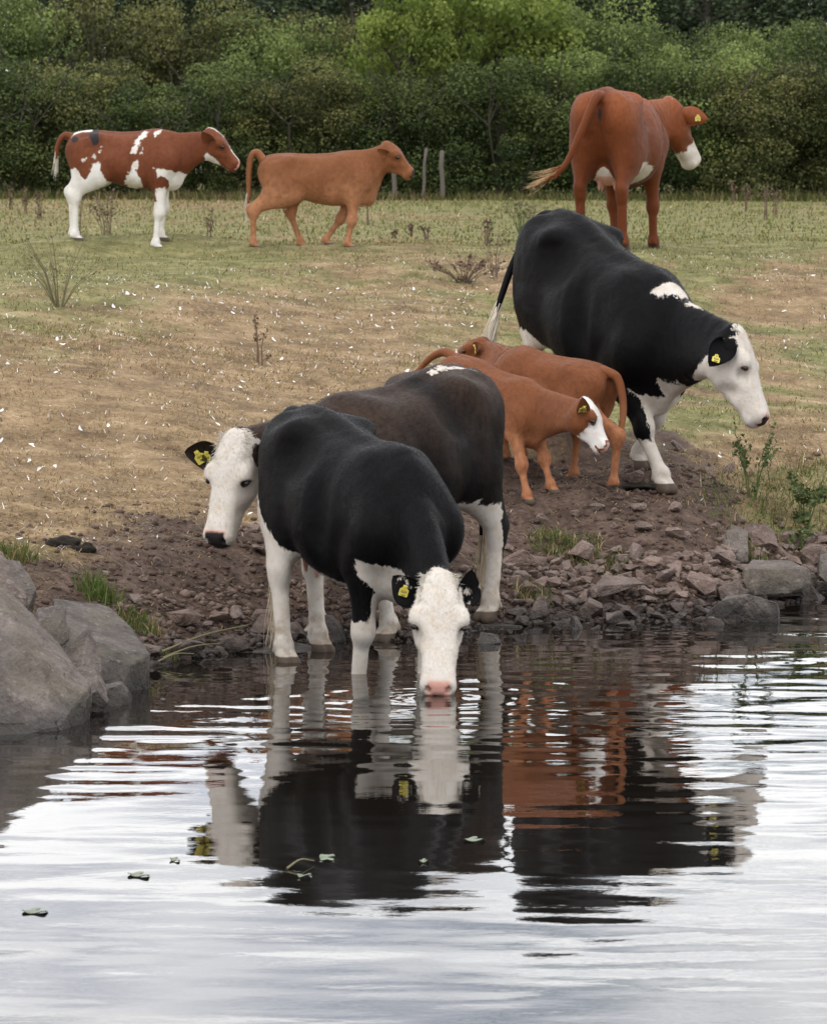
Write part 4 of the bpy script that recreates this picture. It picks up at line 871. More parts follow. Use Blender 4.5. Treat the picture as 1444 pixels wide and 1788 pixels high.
# feathers
def feather_mesh(seed):
    r = np.random.default_rng(seed); V = []; F = []; n = 7; L = .045; cur = r.uniform(.2,.9)
    for i in range(n):
        u = i/(n-1); w = .011*math.sin(math.pi*min(1,u*.85+.10))**.7; c = (L*(u-.5), .012*cur*math.sin(u*3), .003+.016*cur*u*u)
        V += [(c[0], c[1]-w, c[2]+.006*cur), (c[0], c[1], c[2]), (c[0], c[1]+w, c[2]+.006*cur)]
    for i in range(n-1):
        for j in (0,1): F.append([i*3+j, i*3+j+1, i*3+j+4, i*3+j+3])
    return mesh_np('feather', np.array(V), np.array(F), True)
FEATHER = simple_material('white_feather', (.80,.78,.76), .7, .2, **{'Sheen Weight': .2})
FM = [feather_mesh(i) for i in range(5)]
for q in FM: q.materials.append(FEATHER)
def feathers():
    r = np.random.default_rng(33); pts = []
    while len(pts) < 300:
        if len(pts) < 235: x = r.uniform(-2.9, .35); s = r.uniform(1.6, 12.5)
        else: x = r.uniform(.3, 3.2); s = r.uniform(2.0, 13)
        y = float(shore(x))+s
        if abs(x) > y*.0745: continue
        c = vnoise(np.array([[x,y]]), 91, 3, 1.1)[0]
        if r.random() > .30+.75*c+.25*(x < -.6): continue
        pts.append((x, y))
    Z = ground([p[0] for p in pts], [p[1] for p in pts])
    for i, ((x, y), z) in enumerate(zip(pts, Z)):
        lb, gp = (('small white feather lying on the dry bank at left', 'white feathers on the left bank') if x < .35 else ('small white feather lying on the grazed slope at right', 'white feathers on the right slope'))
        if x < .35: lb = 'small white feather on the dry bank '+('near the rush clump' if y > 37 and x < -1.5 else 'near the lone dead dock' if y > 34.5 and x < -.4 else 'on the slope behind the cows' if x > -.6 else 'left of the turned white head')
        o = link('feather', FM[i%5], loc=(x, y, z+.010), rot=(r.normal(0,.5), r.normal(0,.5), r.uniform(0,6.28)), scale=r.uniform(.38,.9)); tag(o, lb, 'feather', gp)
    n = 12000; X = r.uniform(-3.2,3.2,n); Y = shore(X)+r.uniform(1.5,14,n); k = (r.random(n) < .55+.6*vnoise(np.stack([X,Y],1), 91, 3, 1.1)-.25*(X > .3)); X, Y = X[k], Y[k]; n = len(X); Zs = ground(X,Y)+.008
    co = np.array([v.co[:] for v in FM[0].vertices])[[0,2,20,18]]; a = r.uniform(0,6.28,n); sc = r.uniform(.2,.6,n); V = np.zeros((n,4,3)); tl = r.normal(0,.5,n)
    for j in range(4): V[:,j,0] = X+sc*(co[j,0]*np.cos(a)-co[j,1]*np.sin(a)); V[:,j,1] = Y+sc*(co[j,0]*np.sin(a)+co[j,1]*np.cos(a)); V[:,j,2] = Zs+sc*(co[j,2]+tl*co[j,0])
    o = link('feather_scraps', mesh_np('feather_scraps', V.reshape(-1,3), np.arange(4*n).reshape(n,4), False, None, FEATHER)); tag(o, 'tiny scraps of white down scattered over the bank', 'feathers', kind='stuff')
feathers()
# weeds with stems, heads and leaves
def weed_material(name, a, b):
    M = Mat(name); n = M.noise(M.coord('Object'), 22, 3); M.p('Base Color', M.mix(n, a, b)); M.p('Roughness', .8); return M.m
DEAD = weed_material('dead_stalk', (.075,.045,.030), (.19,.13,.085)); GREENW = weed_material('weed_green', (.050,.075,.020), (.13,.16,.05)); RUSH = weed_material('rush_stalk', (.10,.10,.045), (.22,.18,.10))
def weed(name, label, x, y, h, nst, spread, seed, stem_mat=DEAD, leaf_mat=DEAD, heads=40, leaf=.02, branch=3, cat='plant', rad=.0035, group=None):
    r = np.random.default_rng(seed); segs = []; tips = []
    for i in range(nst):
        a = r.uniform(0,6.28); sp = spread*math.sqrt(r.random()); hh = h*r.uniform(.55,1.05); p = np.array((.02*math.cos(a),.02*math.sin(a),-.02)); q = np.array((sp*math.cos(a)*.4, sp*math.sin(a)*.4, hh*.5)); t = np.array((sp*math.cos(a)+r.normal(0,.01), sp*math.sin(a), hh)); segs += [(p,q,rad,rad*.8),(q,t,rad*.8,rad*.35)]; tips.append(t)
        for j in range(branch):
            u = r.uniform(.3,.9); b = (q*(1-u)+t*u) if u > .4 else (p*(1-u)+q*u); e = b+np.array((r.normal(0,.05),r.normal(0,.05),r.uniform(.02,.09)))*h*1.6; segs.append((b,e,rad*.55,rad*.25)); tips.append(e)
    root = link(name, None, loc=(x,y,float(ground(x,y)[0])), rot=(0,0,r.uniform(0,6.28))); tag(root, label, cat, group)
    v, f = limb_tubes(segs, 5); link('stem', mesh_np('stem', v, f, True, None, stem_mat), root)
    if heads:
        P = []; 
        for i in range(heads):
            t = tips[int(r.integers(len(tips)))]; P.append(np.array(t)*(1-.35*r.random()**2)+r.normal(0,.006,3))
        V, F, S = leaf_cloud(np.array(P), leaf, r, .2, .7); link('leaves', mesh_np('leaves', V, F, False, None, leaf_mat), root)
    return root
weed('dead_dock', 'dead brown dock standing alone on the dry slope', -1.02, 37.2, .33, 3, .05, 1, heads=90, leaf=.022, rad=.006)
weed('dry_thistle', 'branching dry thistle behind the red and white calf', -2.55, 46.9, .48, 9, .17, 2, heads=130, leaf=.026, branch=5, rad=.004)
weed('tall_thistle', 'thistle with pale seed heads left of the pied calf hind legs', -2.78, 46.4, .62, 4, .10, 3, heads=50, leaf=.035, leaf_mat=RUSH, branch=4)
weed('rush_clump', 'sparse clump of upright rushes on the bank at left', -2.45, 38.8, .48, 20, .34, 4, RUSH, RUSH, 30, .03, 1, rad=.0045)
weed('bramble_patch', 'low dead weed patch on the slope left of the black cow tail', .38, 42.6, .20, 26, .34, 5, DEAD, DEAD, 260, .03, 5)
weed('bramble_patch', 'tall dead stems rising from the weed patch near the black cow', .62, 42.9, .38, 6, .14, 6, DEAD, DEAD, 60, .025, 4)
weed('leafy_weed', 'tall leafy green weed on the bank at right', 2.02, 33.4, .44, 7, .14, 7, GREENW, GREENW, 220, .03, 5, rad=.004)
weed('leafy_weed', 'bushy green weed at the right edge of the bank', 2.32, 33.2, .30, 10, .18, 8, GREENW, GREENW, 360, .035, 5)
weed('leafy_weed', 'pale green weed rosette low on the right bank', 2.24, 32.75, .14, 9, .12, 9, GREENW, GREENW, 150, .03, 3)
weed('leafy_weed', 'reddish seedling weed above the wide slab', 2.0, 32.6, .12, 8, .08, 10, DEAD, DEAD, 60, .018, 4)
weed('pale_shrublet', 'grey-green low thistle clump below the red cow tail', 1.0, 52.0, .34, 16, .22, 11, GREENW, RUSH, 200, .035, 4)
for i, (x_, Y_, h_) in enumerate(((-1.82,50,.30),(-4.14,60,.28),(-3.86,58,.28),(-4.44,62,.28),(0.12,50,.16),(-0.01,52,.12),(-0.17,51,.10),(3.66,62,.28),(3.63,58,.40),(3.76,66,.30),(3.86,60,.35),(0.63,48,.22),(-0.47,56,.35),(-0.62,60,.4))):
    X = x_; where = ['between the two far calves','at the far left','at the far left edge, tallest','at the outer left edge','right of the tan calf','below the fence posts','behind the tan calf forelegs','right of the red cow','near the right edge','far behind the red cow','close to the right edge','left of the red cow','above the tan calf legs','behind the tan calf'][i]
    weed('dead_dock', 'dead dock stalk in the far pasture '+where, X, Y_, h_, 3, .05, 40+i, heads=50, leaf=.03, rad=.007, group='dead docks in the pasture')
# dung
def dung_material():
    M = Mat('fresh_dung'); n = M.noise(M.coord('Object'), 18, 4); M.p('Base Color', M.mix(n, (.010,.009,.007), (.035,.028,.020))); M.p('Roughness', .85); M.p('Specular IOR Level', .15); M.p('Normal', M.bump(n, .04, 1.)); return M.m
DUNG = dung_material()
def dung(label, x, y, rx, ry, h, seed):
    bm = bmesh.new(); bmesh.ops.create_uvsphere(bm, u_segments=28, v_segments=14, radius=1); co = np.array([v.co[:] for v in bm.verts]); n = vnoise(co, seed, 3, 2.2)
    for v, q in zip(bm.verts, n): v.co = Vector((v.co.x*rx*(1+.35*q), v.co.y*ry*(1+.35*q), max(-.3, v.co.z)*h*(1+.6*q)))
    me = bpy.data.meshes.new('cow_pat'); bm.to_mesh(me); bm.free(); me.shade_smooth(); me.materials.append(DUNG); o = link('cow_pat', me, loc=(x,y,float(ground(x,y)[0])+.005)); tag(o, label, 'dung', 'cow pats')
dung('dark cow pat between the walking black cow front hooves', 1.36, 33.2, .17, .15, .022, 1)
dung('black cow pat on the mud at the left', -1.86, 29.75, .09, .08, .04, 2); dung('smaller black cow pat just right of its neighbour on the mud', -1.74, 29.65, .06, .05, .03, 3)
dung('small dark lump of dung in the water between the cows legs', -.09, 28.1, .055, .05, .03, 4); dung('dark clot floating in the water below the white hind leg', -.87, 26.65, .05, .06, .02, 5)
# floating leaves
def pad_material():
    M = Mat('lily_leaf'); n = M.noise(M.coord('Object'), 14, 3); M.p('Base Color', M.mix(n, (.05,.085,.025), (.12,.15,.06))); M.p('Roughness', .35); return M.m
PADM = pad_material()
def pad(label, x, y, rx, ry, rot, tilt, seed):
    r = np.random.default_rng(seed); n = 26; V = [(0,0,.004)]; F = []
    for i in range(n+1):
        a = .25+(6.28-.5)*i/n; q = 1+.06*math.sin(5*a+seed); V.append((.5*rx*q*math.cos(a), .34*ry*q*math.sin(a), .004+.004*math.sin(3*a)))
    for i in range(n): F.append([0, i+1, i+2])
    V = np.array(V); m = len(V); V = np.concatenate([V, V-(0,0,.003)]); F = np.array(F); F = np.concatenate([F, F[:,::-1]+m])
    me = mesh_np('lily_leaf', V, F, False, None, PADM); o = link('lily_leaf', me, loc=(x,y,.004), rot=(tilt,0,rot)); tag(o, label, 'leaf', 'leaves floating on the river')
    v = (894-y)/9800; p = math.radians(3.760); t = -CAM_H/(-math.sin(p)+v*math.cos(p)); return ((x-722)/9800*t, (math.cos(p)+v*math.sin(p))*t)
for i, (x_, y_, rx_, ry_, tl, lb) in enumerate(((-0.329,21.23,.058,.16,.10,'bright green lily leaf tilted in the dark reflection'),(-0.405,20.74,.055,.10,.0,'narrow lily leaf at the left of the dark reflection'),(-0.907,21.18,.035,.10,.05,'small bright lily leaf near the left of the reflection'),(-1.024,20.77,.07,.16,.0,'pale lily leaf left of the reflection'),(-1.349,19.84,.09,.14,.0,'pale lily leaf near the left edge'),(0.237,21.75,.09,.12,.0,'long pale lily leaf under the drinking head reflection'),(0.039,21.14,.06,.05,.0,'thin lily leaf right in the dark reflection'))):
    pad(lb, x_, y_, rx_, ry_, .2*i, tl, i)
# reed stems and sticks along the waterline
def stick(label, p, q, r0, mat, name='reed_stem'):
    p, q = np.array(p), np.array(q); m = (p+q)/2+np.array((0,0,.02)); v, f = tube_np(spline_pts([p-p, m-p, q-p], 8), np.linspace(r0, r0*.5, 8), 6); o = link(name, mesh_np(name, v, f, True, None, mat), loc=tuple(p)); tag(o, label, 'stem', 'stems washed up at the waterline')
stick('long pale reed stem lying over the left waterline rubble', (-1.30,28.55,.05), (-.86,29.1,.14), .008, RUSH); stick('second reed stem crossing the left waterline rubble', (-1.28,28.5,.03), (-.98,28.75,.08), .006, RUSH); stick('short reed stem at the tip of the long boulder', (-1.30,28.4,.02), (-1.12,28.5,.05), .006, RUSH)
stick('green reed stem lying on the stones right of the flat rock', (1.62,31.75,.12), (2.02,31.95,.17), .008, GREENW); stick('bent pale stem leaning over the right-hand rubble', (1.50,31.5,.08), (1.66,31.75,.22), .005, RUSH); stick('thin dry stem across the rubble below the calves', (.78,31.1,.10), (1.1,31.3,.13), .005, RUSH); stick('thin dry stem among the stones at far right', (2.1,32.0,.06), (2.4,32.3,.12), .006, GREENW)
stick('thin twig floating in the dark reflection', (-0.477,20.94,.004), (-0.377,21.11,.01), .005, RUSH, 'floating_twig')
# ------------------------------------------------------------------ coats and the finished animals
def sd_poly(x, z, poly):
    """Signed distance (positive inside) of points to a closed outline."""
    p = np.array(poly, float); d = np.full(len(x), 1e9); ins = np.zeros(len(x), bool)
    for a, b in zip(p, np.roll(p, -1, 0)):
        e = b-a; wx, wz = x-a[0], z-a[1]
        t = np.clip((wx*e[0]+wz*e[1])/(e@e+1e-12), 0, 1)
        d = np.minimum(d, (wx-e[0]*t)**2+(wz-e[1]*t)**2)
        c = ((a[1] <= z) & (b[1] > z)) | ((b[1] <= z) & (a[1] > z))
        with np.errstate(divide='ignore', invalid='ignore'):
            xi = a[0]+(z-a[1])/(b[1]-a[1]+1e-12)*e[0]
        ins ^= c & (x < xi)
    return np.where(ins, 1, -1)*np.sqrt(d)
def coat_material(name, base, base2, white=(.61,.565,.51), rough=.62, sheen=.06, tone_scale=1.6, skin=(.62,.33,.27), hoof=(.095,.072,.055), edge=.026, spec=.16):
    M = Mat(name); oc = M.coord('Object')
    n1 = M.noise(oc, tone_scale, 3, .5); n2 = M.noise(M.mapping(oc, (.5,1,.4)), 60, 3, .65); n3 = M.noise(oc, 16, 4, .6)
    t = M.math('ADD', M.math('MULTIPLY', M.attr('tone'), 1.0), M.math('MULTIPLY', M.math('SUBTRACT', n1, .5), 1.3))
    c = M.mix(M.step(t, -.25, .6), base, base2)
    c = M.mix(M.math('MULTIPLY', M.step(n2, .35, .75), .5), c, tuple(q*.6 for q in base))
    w = M.math('ADD', M.attr('white'), M.math('ADD', M.math('MULTIPLY', M.math('SUBTRACT', n2, .5), edge*2.2), M.math('MULTIPLY', M.math('SUBTRACT', n3, .5), edge*3)))
    wc = M.mix(M.step(n3, .35, .8), white, tuple(a*b for a, b in zip(white, (.86,.79,.71))))
    wc = M.mix(M.math('MULTIPLY', M.step(M.math('ADD', M.attr('dirt'), M.math('MULTIPLY', M.math('SUBTRACT', n3, .5), 1.2)), .2, .95), .75), wc, (.22,.16,.10))
    c = M.mix(M.step(w, -.006, .006), c, wc)
    c = M.mix(M.step(M.attr('skin'), 0, .012), c, skin)
    c = M.mix(M.step(M.math('ADD', M.attr('dark'), M.math('MULTIPLY', M.math('SUBTRACT', n3, .5), .012)), -.004, .008), c, (.028,.022,.022))
    c = M.mix(M.step(M.attr('horn'), -.004, .004), c, hoof)
    M.p('Base Color', c); M.p('Roughness', rough); M.p('Specular IOR Level', spec); M.p('Sheen Weight', sheen); M.p('Sheen Roughness', .45); M.p('Sheen Tint', (.9,.9,1.))
    h = M.math('ADD', M.math('MULTIPLY', n2, .6), M.math('MULTIPLY', M.noise(oc, 9, 3, .5), 1.6))
    M.p('Normal', M.bump(h, .006, .55)); return M.m
EYE_MAT = simple_material('eye_dark', (.012,.008,.006), .08, .6)
def tag_material():
    M = Mat('ear_tag_yellow'); n = M.noise(M.coord('Object'), 30, 3); M.p('Base Color', M.mix(n, (.52,.42,.05), (.62,.53,.10))); M.p('Roughness', .45); return M.m
TAG_MAT = tag_material(); PRINT_MAT = simple_material('tag_print', (.05,.05,.03), .7, .2)
def hair_material(name, a, b, split=.5):
    M = Mat(name); M.p('Base Color', M.mix(M.step(M.attr('along'), split-.12, split+.12), a, b)); M.p('Roughness', .6); M.p('Specular IOR Level', .25); return M.m
def strands(roots, dirs, lens, drop=.0, rad=.0022, curl=.0, seg=5, seed=1):
    """Tapered three-sided hair strands as one mesh."""
    r = np.random.default_rng(seed); V = []; F = []; A = []
    for p, d, L in zip(roots, dirs, lens):
        d = unit(d); a = unit(np.cross(d, (.31,.52,.79))); b = np.cross(d, a); ph = r.uniform(0, 6.28); base = len(V)
        for i in range(seg+1):
            u = i/seg; c = np.array(p)+d*L*u+np.array((0,0,-1))*drop*L*u*u + (a*math.cos(ph+u*4)+b*math.sin(ph+u*4))*curl*L*u
            rr = rad*(1-.85*u)
            for k in range(3):
                th = k*2.0944; V.append(c+(a*math.cos(th)+b*math.sin(th))*rr); A.append(u)
        for i in range(seg):
            for k in range(3): F.append([base+i*3+k, base+i*3+(k+1)%3, base+(i+1)*3+(k+1)%3, base+(i+1)*3+k])
    return np.array(V), np.array(F), np.array(A)

def eye_mesh():
    bm = bmesh.new(); bmesh.ops.create_uvsphere(bm, u_segments=16, v_segments=10, radius=1); me = bpy.data.meshes.new('eye'); bm.to_mesh(me); bm.free(); me.shade_smooth(); me.materials.append(EYE_MAT); return me
EYE = eye_mesh()
def tag_mesh(kind):
    """Yellow ear tag: a thin bevelled plate with a neck and a stud."""
    if kind == 'wide': o = [(-.020,-.040),(.020,-.040),(.024,-.036),(.024,-.004),(.012,.006),(.011,.020),(-.011,.020),(-.012,.006),(-.024,-.004),(-.024,-.036)]
    else: o = [(-.026,-.055),(.026,-.055),(.030,-.050),(.030,-.010),(.014,.004),(.012,.024),(-.012,.024),(-.014,.004),(-.030,-.010),(-.030,-.050)]
    bm = bmesh.new(); f = bm.faces.new([bm.verts.new((x, 0, z)) for x, z in o])
    r = bmesh.ops.extrude_face_region(bm, geom=[f]); bmesh.ops.translate(bm, verts=[v for v in r['geom'] if isinstance(v, bmesh.types.BMVert)], vec=(0,.0025,0))
    bmesh.ops.create_cone(bm, cap_ends=True, segments=12, radius1=.008, radius2=.006, depth=.008, matrix=Matrix.Translation((0,-.003,.012)) @ Matrix.Rotation(math.pi/2, 4, 'X'))
    bmesh.ops.recalc_face_normals(bm, faces=bm.faces); me = bpy.data.meshes.new('ear_tag'); bm.to_mesh(me); bm.free(); me.materials.append(TAG_MAT); return me
TAGM = {k: tag_mesh(k) for k in ('wide', 'long')}
def print_mesh():
    bm = bmesh.new()
    for x, z, w, h in ((-.012,-.014,.003,.012),(-.003,-.013,.003,.013),(.006,-.015,.003,.011),(.013,-.014,.003,.012),(-.004,-.020,.016,.002),(.002,-.032,.024,.002),(.0,-.037,.018,.002)):
        bmesh.ops.create_cube(bm, size=1, matrix=Matrix.Translation((x,-.0012,z)) @ Matrix.Diagonal((w,.001,h,1)))
    me = bpy.data.meshes.new('tag_print'); bm.to_mesh(me); bm.free(); me.materials.append(PRINT_MAT); return me
PRINT = print_mesh()

def common_fields(g, c):
    V, hd, kind, tor = g['V'], g['hd'], g['kind'], g['tor']; hl = g['hl']; n = len(V)
    head = (kind == 2) | (kind == 1)
    f = dict(white=np.full(n, -.5), skin=np.full(n, -.5), dark=np.full(n, -.5), horn=np.full(n, -.5), tone=np.zeros(n), dirt=np.full(n, -1.))
    # nose pad: front of the muzzle above the lip, between and round the nostrils
    pad = np.minimum(np.minimum(hd[:,0]-(hl-.050)+.35*np.maximum(0, -hd[:,2]-.03), .058-np.abs(hd[:,1])), np.minimum(hd[:,2]+.062, .045-hd[:,2]))
    f['pad'] = np.where(kind == 2, pad, -.5)
    nos = np.stack([.024-np.sqrt(((hd-np.array((hl-.012, s*.047, .004)))**2).sum(1)) for s in (-1,1)]).max(0)
    f['nostril'] = np.where(kind == 2, nos, -.5)
    ex, ey, ez = g['eye']
    eye = np.stack([-np.sqrt(((hd-np.array((ex, s*ey, ez)))**2).sum(1)) for s in (-1,1)]).max(0)
    f['eyed'] = np.where(kind == 2, eye, -.5)
    for i, key in ((3,'FL'),(4,'FR'),(5,'HL'),(6,'HR')):
        fet, ft = g['ends'][key]; m = kind == i
        f['horn'] = np.where(m, (ft[2]+.062*c.get('leg',1))-V[:,2]-.25*(ft[0]+.02-V[:,0])*0, f['horn'])
        f['dirt'] = np.where(m, .78-(V[:,2]-ft[2])*1.9, f['dirt'])
    mouth = np.stack([.012-np.sqrt((hd[:,2]+.080+.12*(hl-.05-hd[:,0])*0)**2+(np.maximum(0, np.abs(hd[:,0]-(hl-.07))-.06))**2)]).max(0)
    return f

def ztrim(x, xs, zs): return np.interp(x, xs, zs)

def finish_cow(key, name, label, cat, mat, paint, tags=(), tuft=None, switch=None, group='cattle by the water'):
    c = HERD[key]; th = math.radians(c['yaw']); cy, sy_ = math.cos(th), math.sin(th); R = np.array([[cy,-sy_,0],[sy_,cy,0],[0,0,1]])
    c['poll'] = (np.array(c['poll_w'])-np.array(c['loc']))@R; c['face'] = np.array(c['face_w'])@R; c['crown'] = np.array(c['crown_w'])@R
    for q in 'LR':
        if 'ear%s_w'%q in c: c['ear%s_l'%q] = [np.array(v)@R for v in c['ear%s_w'%q]]
    g = build_cow(c); f = common_fields(g, c); paint(g, f, c)
    V, F = g['V'], g['F']
    root = link(name, None, loc=c['loc'], rot=(0,0,th)); tag(root, label, cat, group)
    root.empty_display_size = .3
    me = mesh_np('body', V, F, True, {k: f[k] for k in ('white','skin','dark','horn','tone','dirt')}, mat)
    link('body', me, root)
    # short coat hair: one flat triangle each, lying along the growth direction
    r = np.random.default_rng(17); nb = len(g['N']); pick = np.where(r.random(nb) < c.get('hair', .62))[0]
    N = g['N'][pick]; P = V[pick]; kd = g['kind'][pick]
    flow = np.where((kd == 2)[:,None], -(g['Rh'][:,0]*.5)[None]+np.array((0,0,-.3)), np.where((kd >= 3)[:,None], np.array((0,0,-1.))[None], np.array((-.8,0,-.55))[None]))
    flow = flow+r.normal(0, .22, flow.shape); flow -= N*(flow*N).sum(1)[:,None]; flow /= np.linalg.norm(flow, axis=1)[:,None]+1e-9
    L = (c.get('hair_len', .017)*r.uniform(.6, 1.3, len(P)))[:,None]; sd = np.cross(N, flow)*.0011; P = P+r.normal(0, .003, P.shape)*(1-np.abs(N)); nose_ = f['pad'][pick] > -.02
    T_ = P+flow*L*.90+N*L*r.uniform(.16, .46, (len(P),1)); k = ~nose_ & (f['horn'][pick] < -.01) & (f['eyed'][pick] < -.032)
    HV = np.stack([P-sd, P+sd, T_], 1)[k].reshape(-1,3); n3 = np.repeat(np.arange(len(pick))[k], 3)
    link('coat_hair', mesh_np('coat_hair', HV, np.arange(len(HV)).reshape(-1,3), False, {q: f[q][pick][n3] for q in ('white','skin','dark','horn','tone','dirt')}, mat), root)
    Rm = Matrix(g['Rh'].tolist()).to_4x4()
    ex, ey, ez = g['eye']; hs = g['hs']
    for s in (-1, 1):
        hh = g['hd'][g['kind'] == 2]; near = (np.abs(hh[:,0]-ex) < .012) & (np.abs(hh[:,2]-ez) < .012) & (hh[:,1]*s > 0)
        p = g['Hd']((ex, s*(np.abs(hh[near][:,1]).mean()-.006), ez)); o = link('eye', EYE, root); o.matrix_local = Matrix.Translation(p) @ Rm @ Matrix.Diagonal(((.022 if not c.get('calf') else .028)*hs,.019*hs,(.016 if not c.get('calf') else .021)*hs,1))
    for side, kind, u, roll, sg in tags:
        base, d, n = g['ears'][0 if side == 'L' else 1]
        L = c.get('ear_len', .20)*hs
        fr = unit(n-d*(n@d)); 
        fr = fr*sg; p = base+d*L*u+fr*.012
        yv = -fr; zv = np.array((0,0,1.)) ; zv = unit(zv-yv*(zv@yv)); xv = np.cross(yv, zv)
        m4 = Matrix(np.stack([xv,yv,zv],1).tolist()).to_4x4()
        o = link('ear_tag', TAGM[kind], root); o.matrix_local = Matrix.Translation(p+fr*.004) @ m4 @ Matrix.Rotation(roll, 4, 'Y') @ Matrix.Scale(c.get('tag_scale', .95), 4)
        q = link('tag_print', PRINT, o)
    if tuft:
        r = np.random.default_rng(5); n, L, hm = tuft; roots = []; dirs = []
        for i in range(n):
            a = r.uniform(-1, 1); b = r.uniform(0, 1); x = -.035+.15*b; y = a*.085; z = .082+.012*b-.35*y*y*4
            roots.append(g['Hd']((x, y, z-.006))); dirs.append(g['Rh']@np.array((.9+.35*r.normal()-1.0*(1-b), a*.8+.35*r.normal(), .20+.12*r.normal())))
        sV, sF, sA = strands(roots, dirs, L*(.5+r.random(n)), .15, .0018, .14, 4, 3)
        link('poll_hair', mesh_np('poll_hair', sV, sF, True, {'along': sA}, hm), root)
    if switch:
        n, L, spread, hm, dvec, drop = switch; r = np.random.default_rng(9); tp = spline_pts(c['tail'], 40)
        roots = []; dirs = []
        tdir = unit(np.array(dvec)) if dvec is not None else unit(tp[-1]-tp[-4])
        for i in range(n):
            k = int(39-r.random()**1.3*11); roots.append(tp[k]+r.normal(0, .006, 3)); dirs.append(tdir+r.normal(0, spread, 3))
        sV, sF, sA = strands(roots, dirs, L*(.45+.75*r.random(n)), drop, .0035, .05, 6, 4)
        link('tail_switch', mesh_np('tail_switch', sV, sF, True, {'along': sA}, hm), root)
    return root, g

WHITE_HAIR = hair_material('white_hair', (.60,.55,.47), (.66,.61,.53))
CREAM_HAIR = hair_material('cream_switch_hair', (.34,.24,.15), (.66,.56,.42), .35)
SWITCH_DARK = hair_material('black_to_cream_hair', (.03,.028,.03), (.68,.61,.50), -.2)
RED_SWITCH = hair_material('red_to_blond_hair', (.22,.08,.03), (.48,.32,.17), .45)
COAT_BLACK = coat_material('black_pied_coat', (.0048,.0046,.0052), (.0105,.0092,.0090), sheen=.0, spec=.055, rough=.5)
COAT_BROWN = coat_material('brown_black_pied_coat', (.0085,.0065,.0062), (.058,.038,.028), tone_scale=2.2, sheen=.0, spec=.06, rough=.5)
COAT_RED = coat_material('deep_red_coat', (.150,.040,.012), (.30,.090,.030), tone_scale=2.0)
COAT_PIED = coat_material('red_pied_coat', (.145,.042,.017), (.22,.072,.030), white=(.72,.70,.67), tone_scale=2.5)
COAT_TAN = coat_material('tan_coat', (.205,.076,.029), (.40,.185,.092), tone_scale=2.2, white=(.66,.58,.48))
COAT_CALF = coat_material('russet_calf_coat', (.185,.062,.022), (.39,.165,.078), tone_scale=3.0, white=(.72,.69,.66))

def nose(f, pink=1.0, dark=0.0):
    if pink > 0: f['skin'] = np.maximum(f['skin'], f['pad'])
    if dark > 0: f['dark'] = np.maximum(f['dark'], f['pad']-(1-dark)*.03)
    f['dark'] = np.maximum(f['dark'], f['nostril']-.010)
    f['dark'] = np.maximum(f['dark'], f['eyed']+.026)
def white_face(g, f, back, ears=False):
    hd, kind = g['hd'], g['kind']
    w = hd[:,0]-back + .25*np.minimum(0, hd[:,2]+.05)
    for b, d, n in g['ears']: w = np.minimum(w, np.sqrt(((g['V']-b)**2).sum(1))-.062*g['hs'])
    w = np.maximum(w, .062-np.sqrt(((hd-np.array((-.005,0,.06)))**2*np.array((1,.55,1))).sum(1)))
    m = (kind == 2) | ((kind == 1) & (hd[:,0] > -.2) & (np.abs(hd[:,1]) < .2))
    f['white'] = np.where(m, np.maximum(f['white'], w), f['white'])
    if not ears: f['white'] = np.where(kind == 9, -.5, f['white'])

def paint_drink(g, f, c):
    V, t, k, hd = g['V'], g['tor'], g['kind'], g['hd']
    zb = ztrim(t[:,0], [-.86,-.78,-.66,-.5,-.3,0,.3,.5,.7], [1.06,.98,.86,.76,.66,.62,.60,.62,.66])
    f['white'] = np.maximum(f['white'], np.where(k < 9, zb-t[:,2], -.5))
    fr = (k == 4) | (k == 3)
    out = np.where(k == 4, -1, 1)*g['V'][:,1]      # outer side of the foreleg is black further down
    f['white'] = np.where(fr, np.maximum(.26-V[:,2]-.15*(V[:,0]-.45), np.minimum(.50-V[:,2], .165-out)), f['white'])
    br = np.minimum(t[:,0]-.56, .80-t[:,2]); f['white'] = np.where((k == 0)|(k == 1), np.maximum(f['white'], br), f['white'])
    f['white'] = np.where((k == 1) & (hd[:,0] > -.05) & (hd[:,2] < -.10), np.maximum(f['white'], -.13-hd[:,2]), f['white'])
    white_face(g, f, -.02)
    e = k == 9; f['white'] = np.where(e, vnoise(V, 3, 2, 14)*.05-.026, f['white'])
    f['skin'] = np.where((k == 7), .72-.10-t[:,2]-.02, f['skin']); f['skin'] = np.where(k == 8, .1, f['skin'])
    f['white'] = np.where(k == 7, .2, f['white'])
    nose(f, 1, 0); f['dark'] = np.where((k == 2), np.maximum(f['dark'], np.minimum(np.minimum(hd[:,0]-(g['hl']-.022), .026-np.abs(hd[:,1])), -.018-hd[:,2])), f['dark'])
    kn = np.stack([.075-np.sqrt(((V-np.array(q))**2).sum(1)) for q in ((.46,-.20,.24),(.5,.13,.24))]).max(0); f['dirt'] = np.where(fr, np.maximum(f['dirt']-.6, kn*9), f['dirt'])
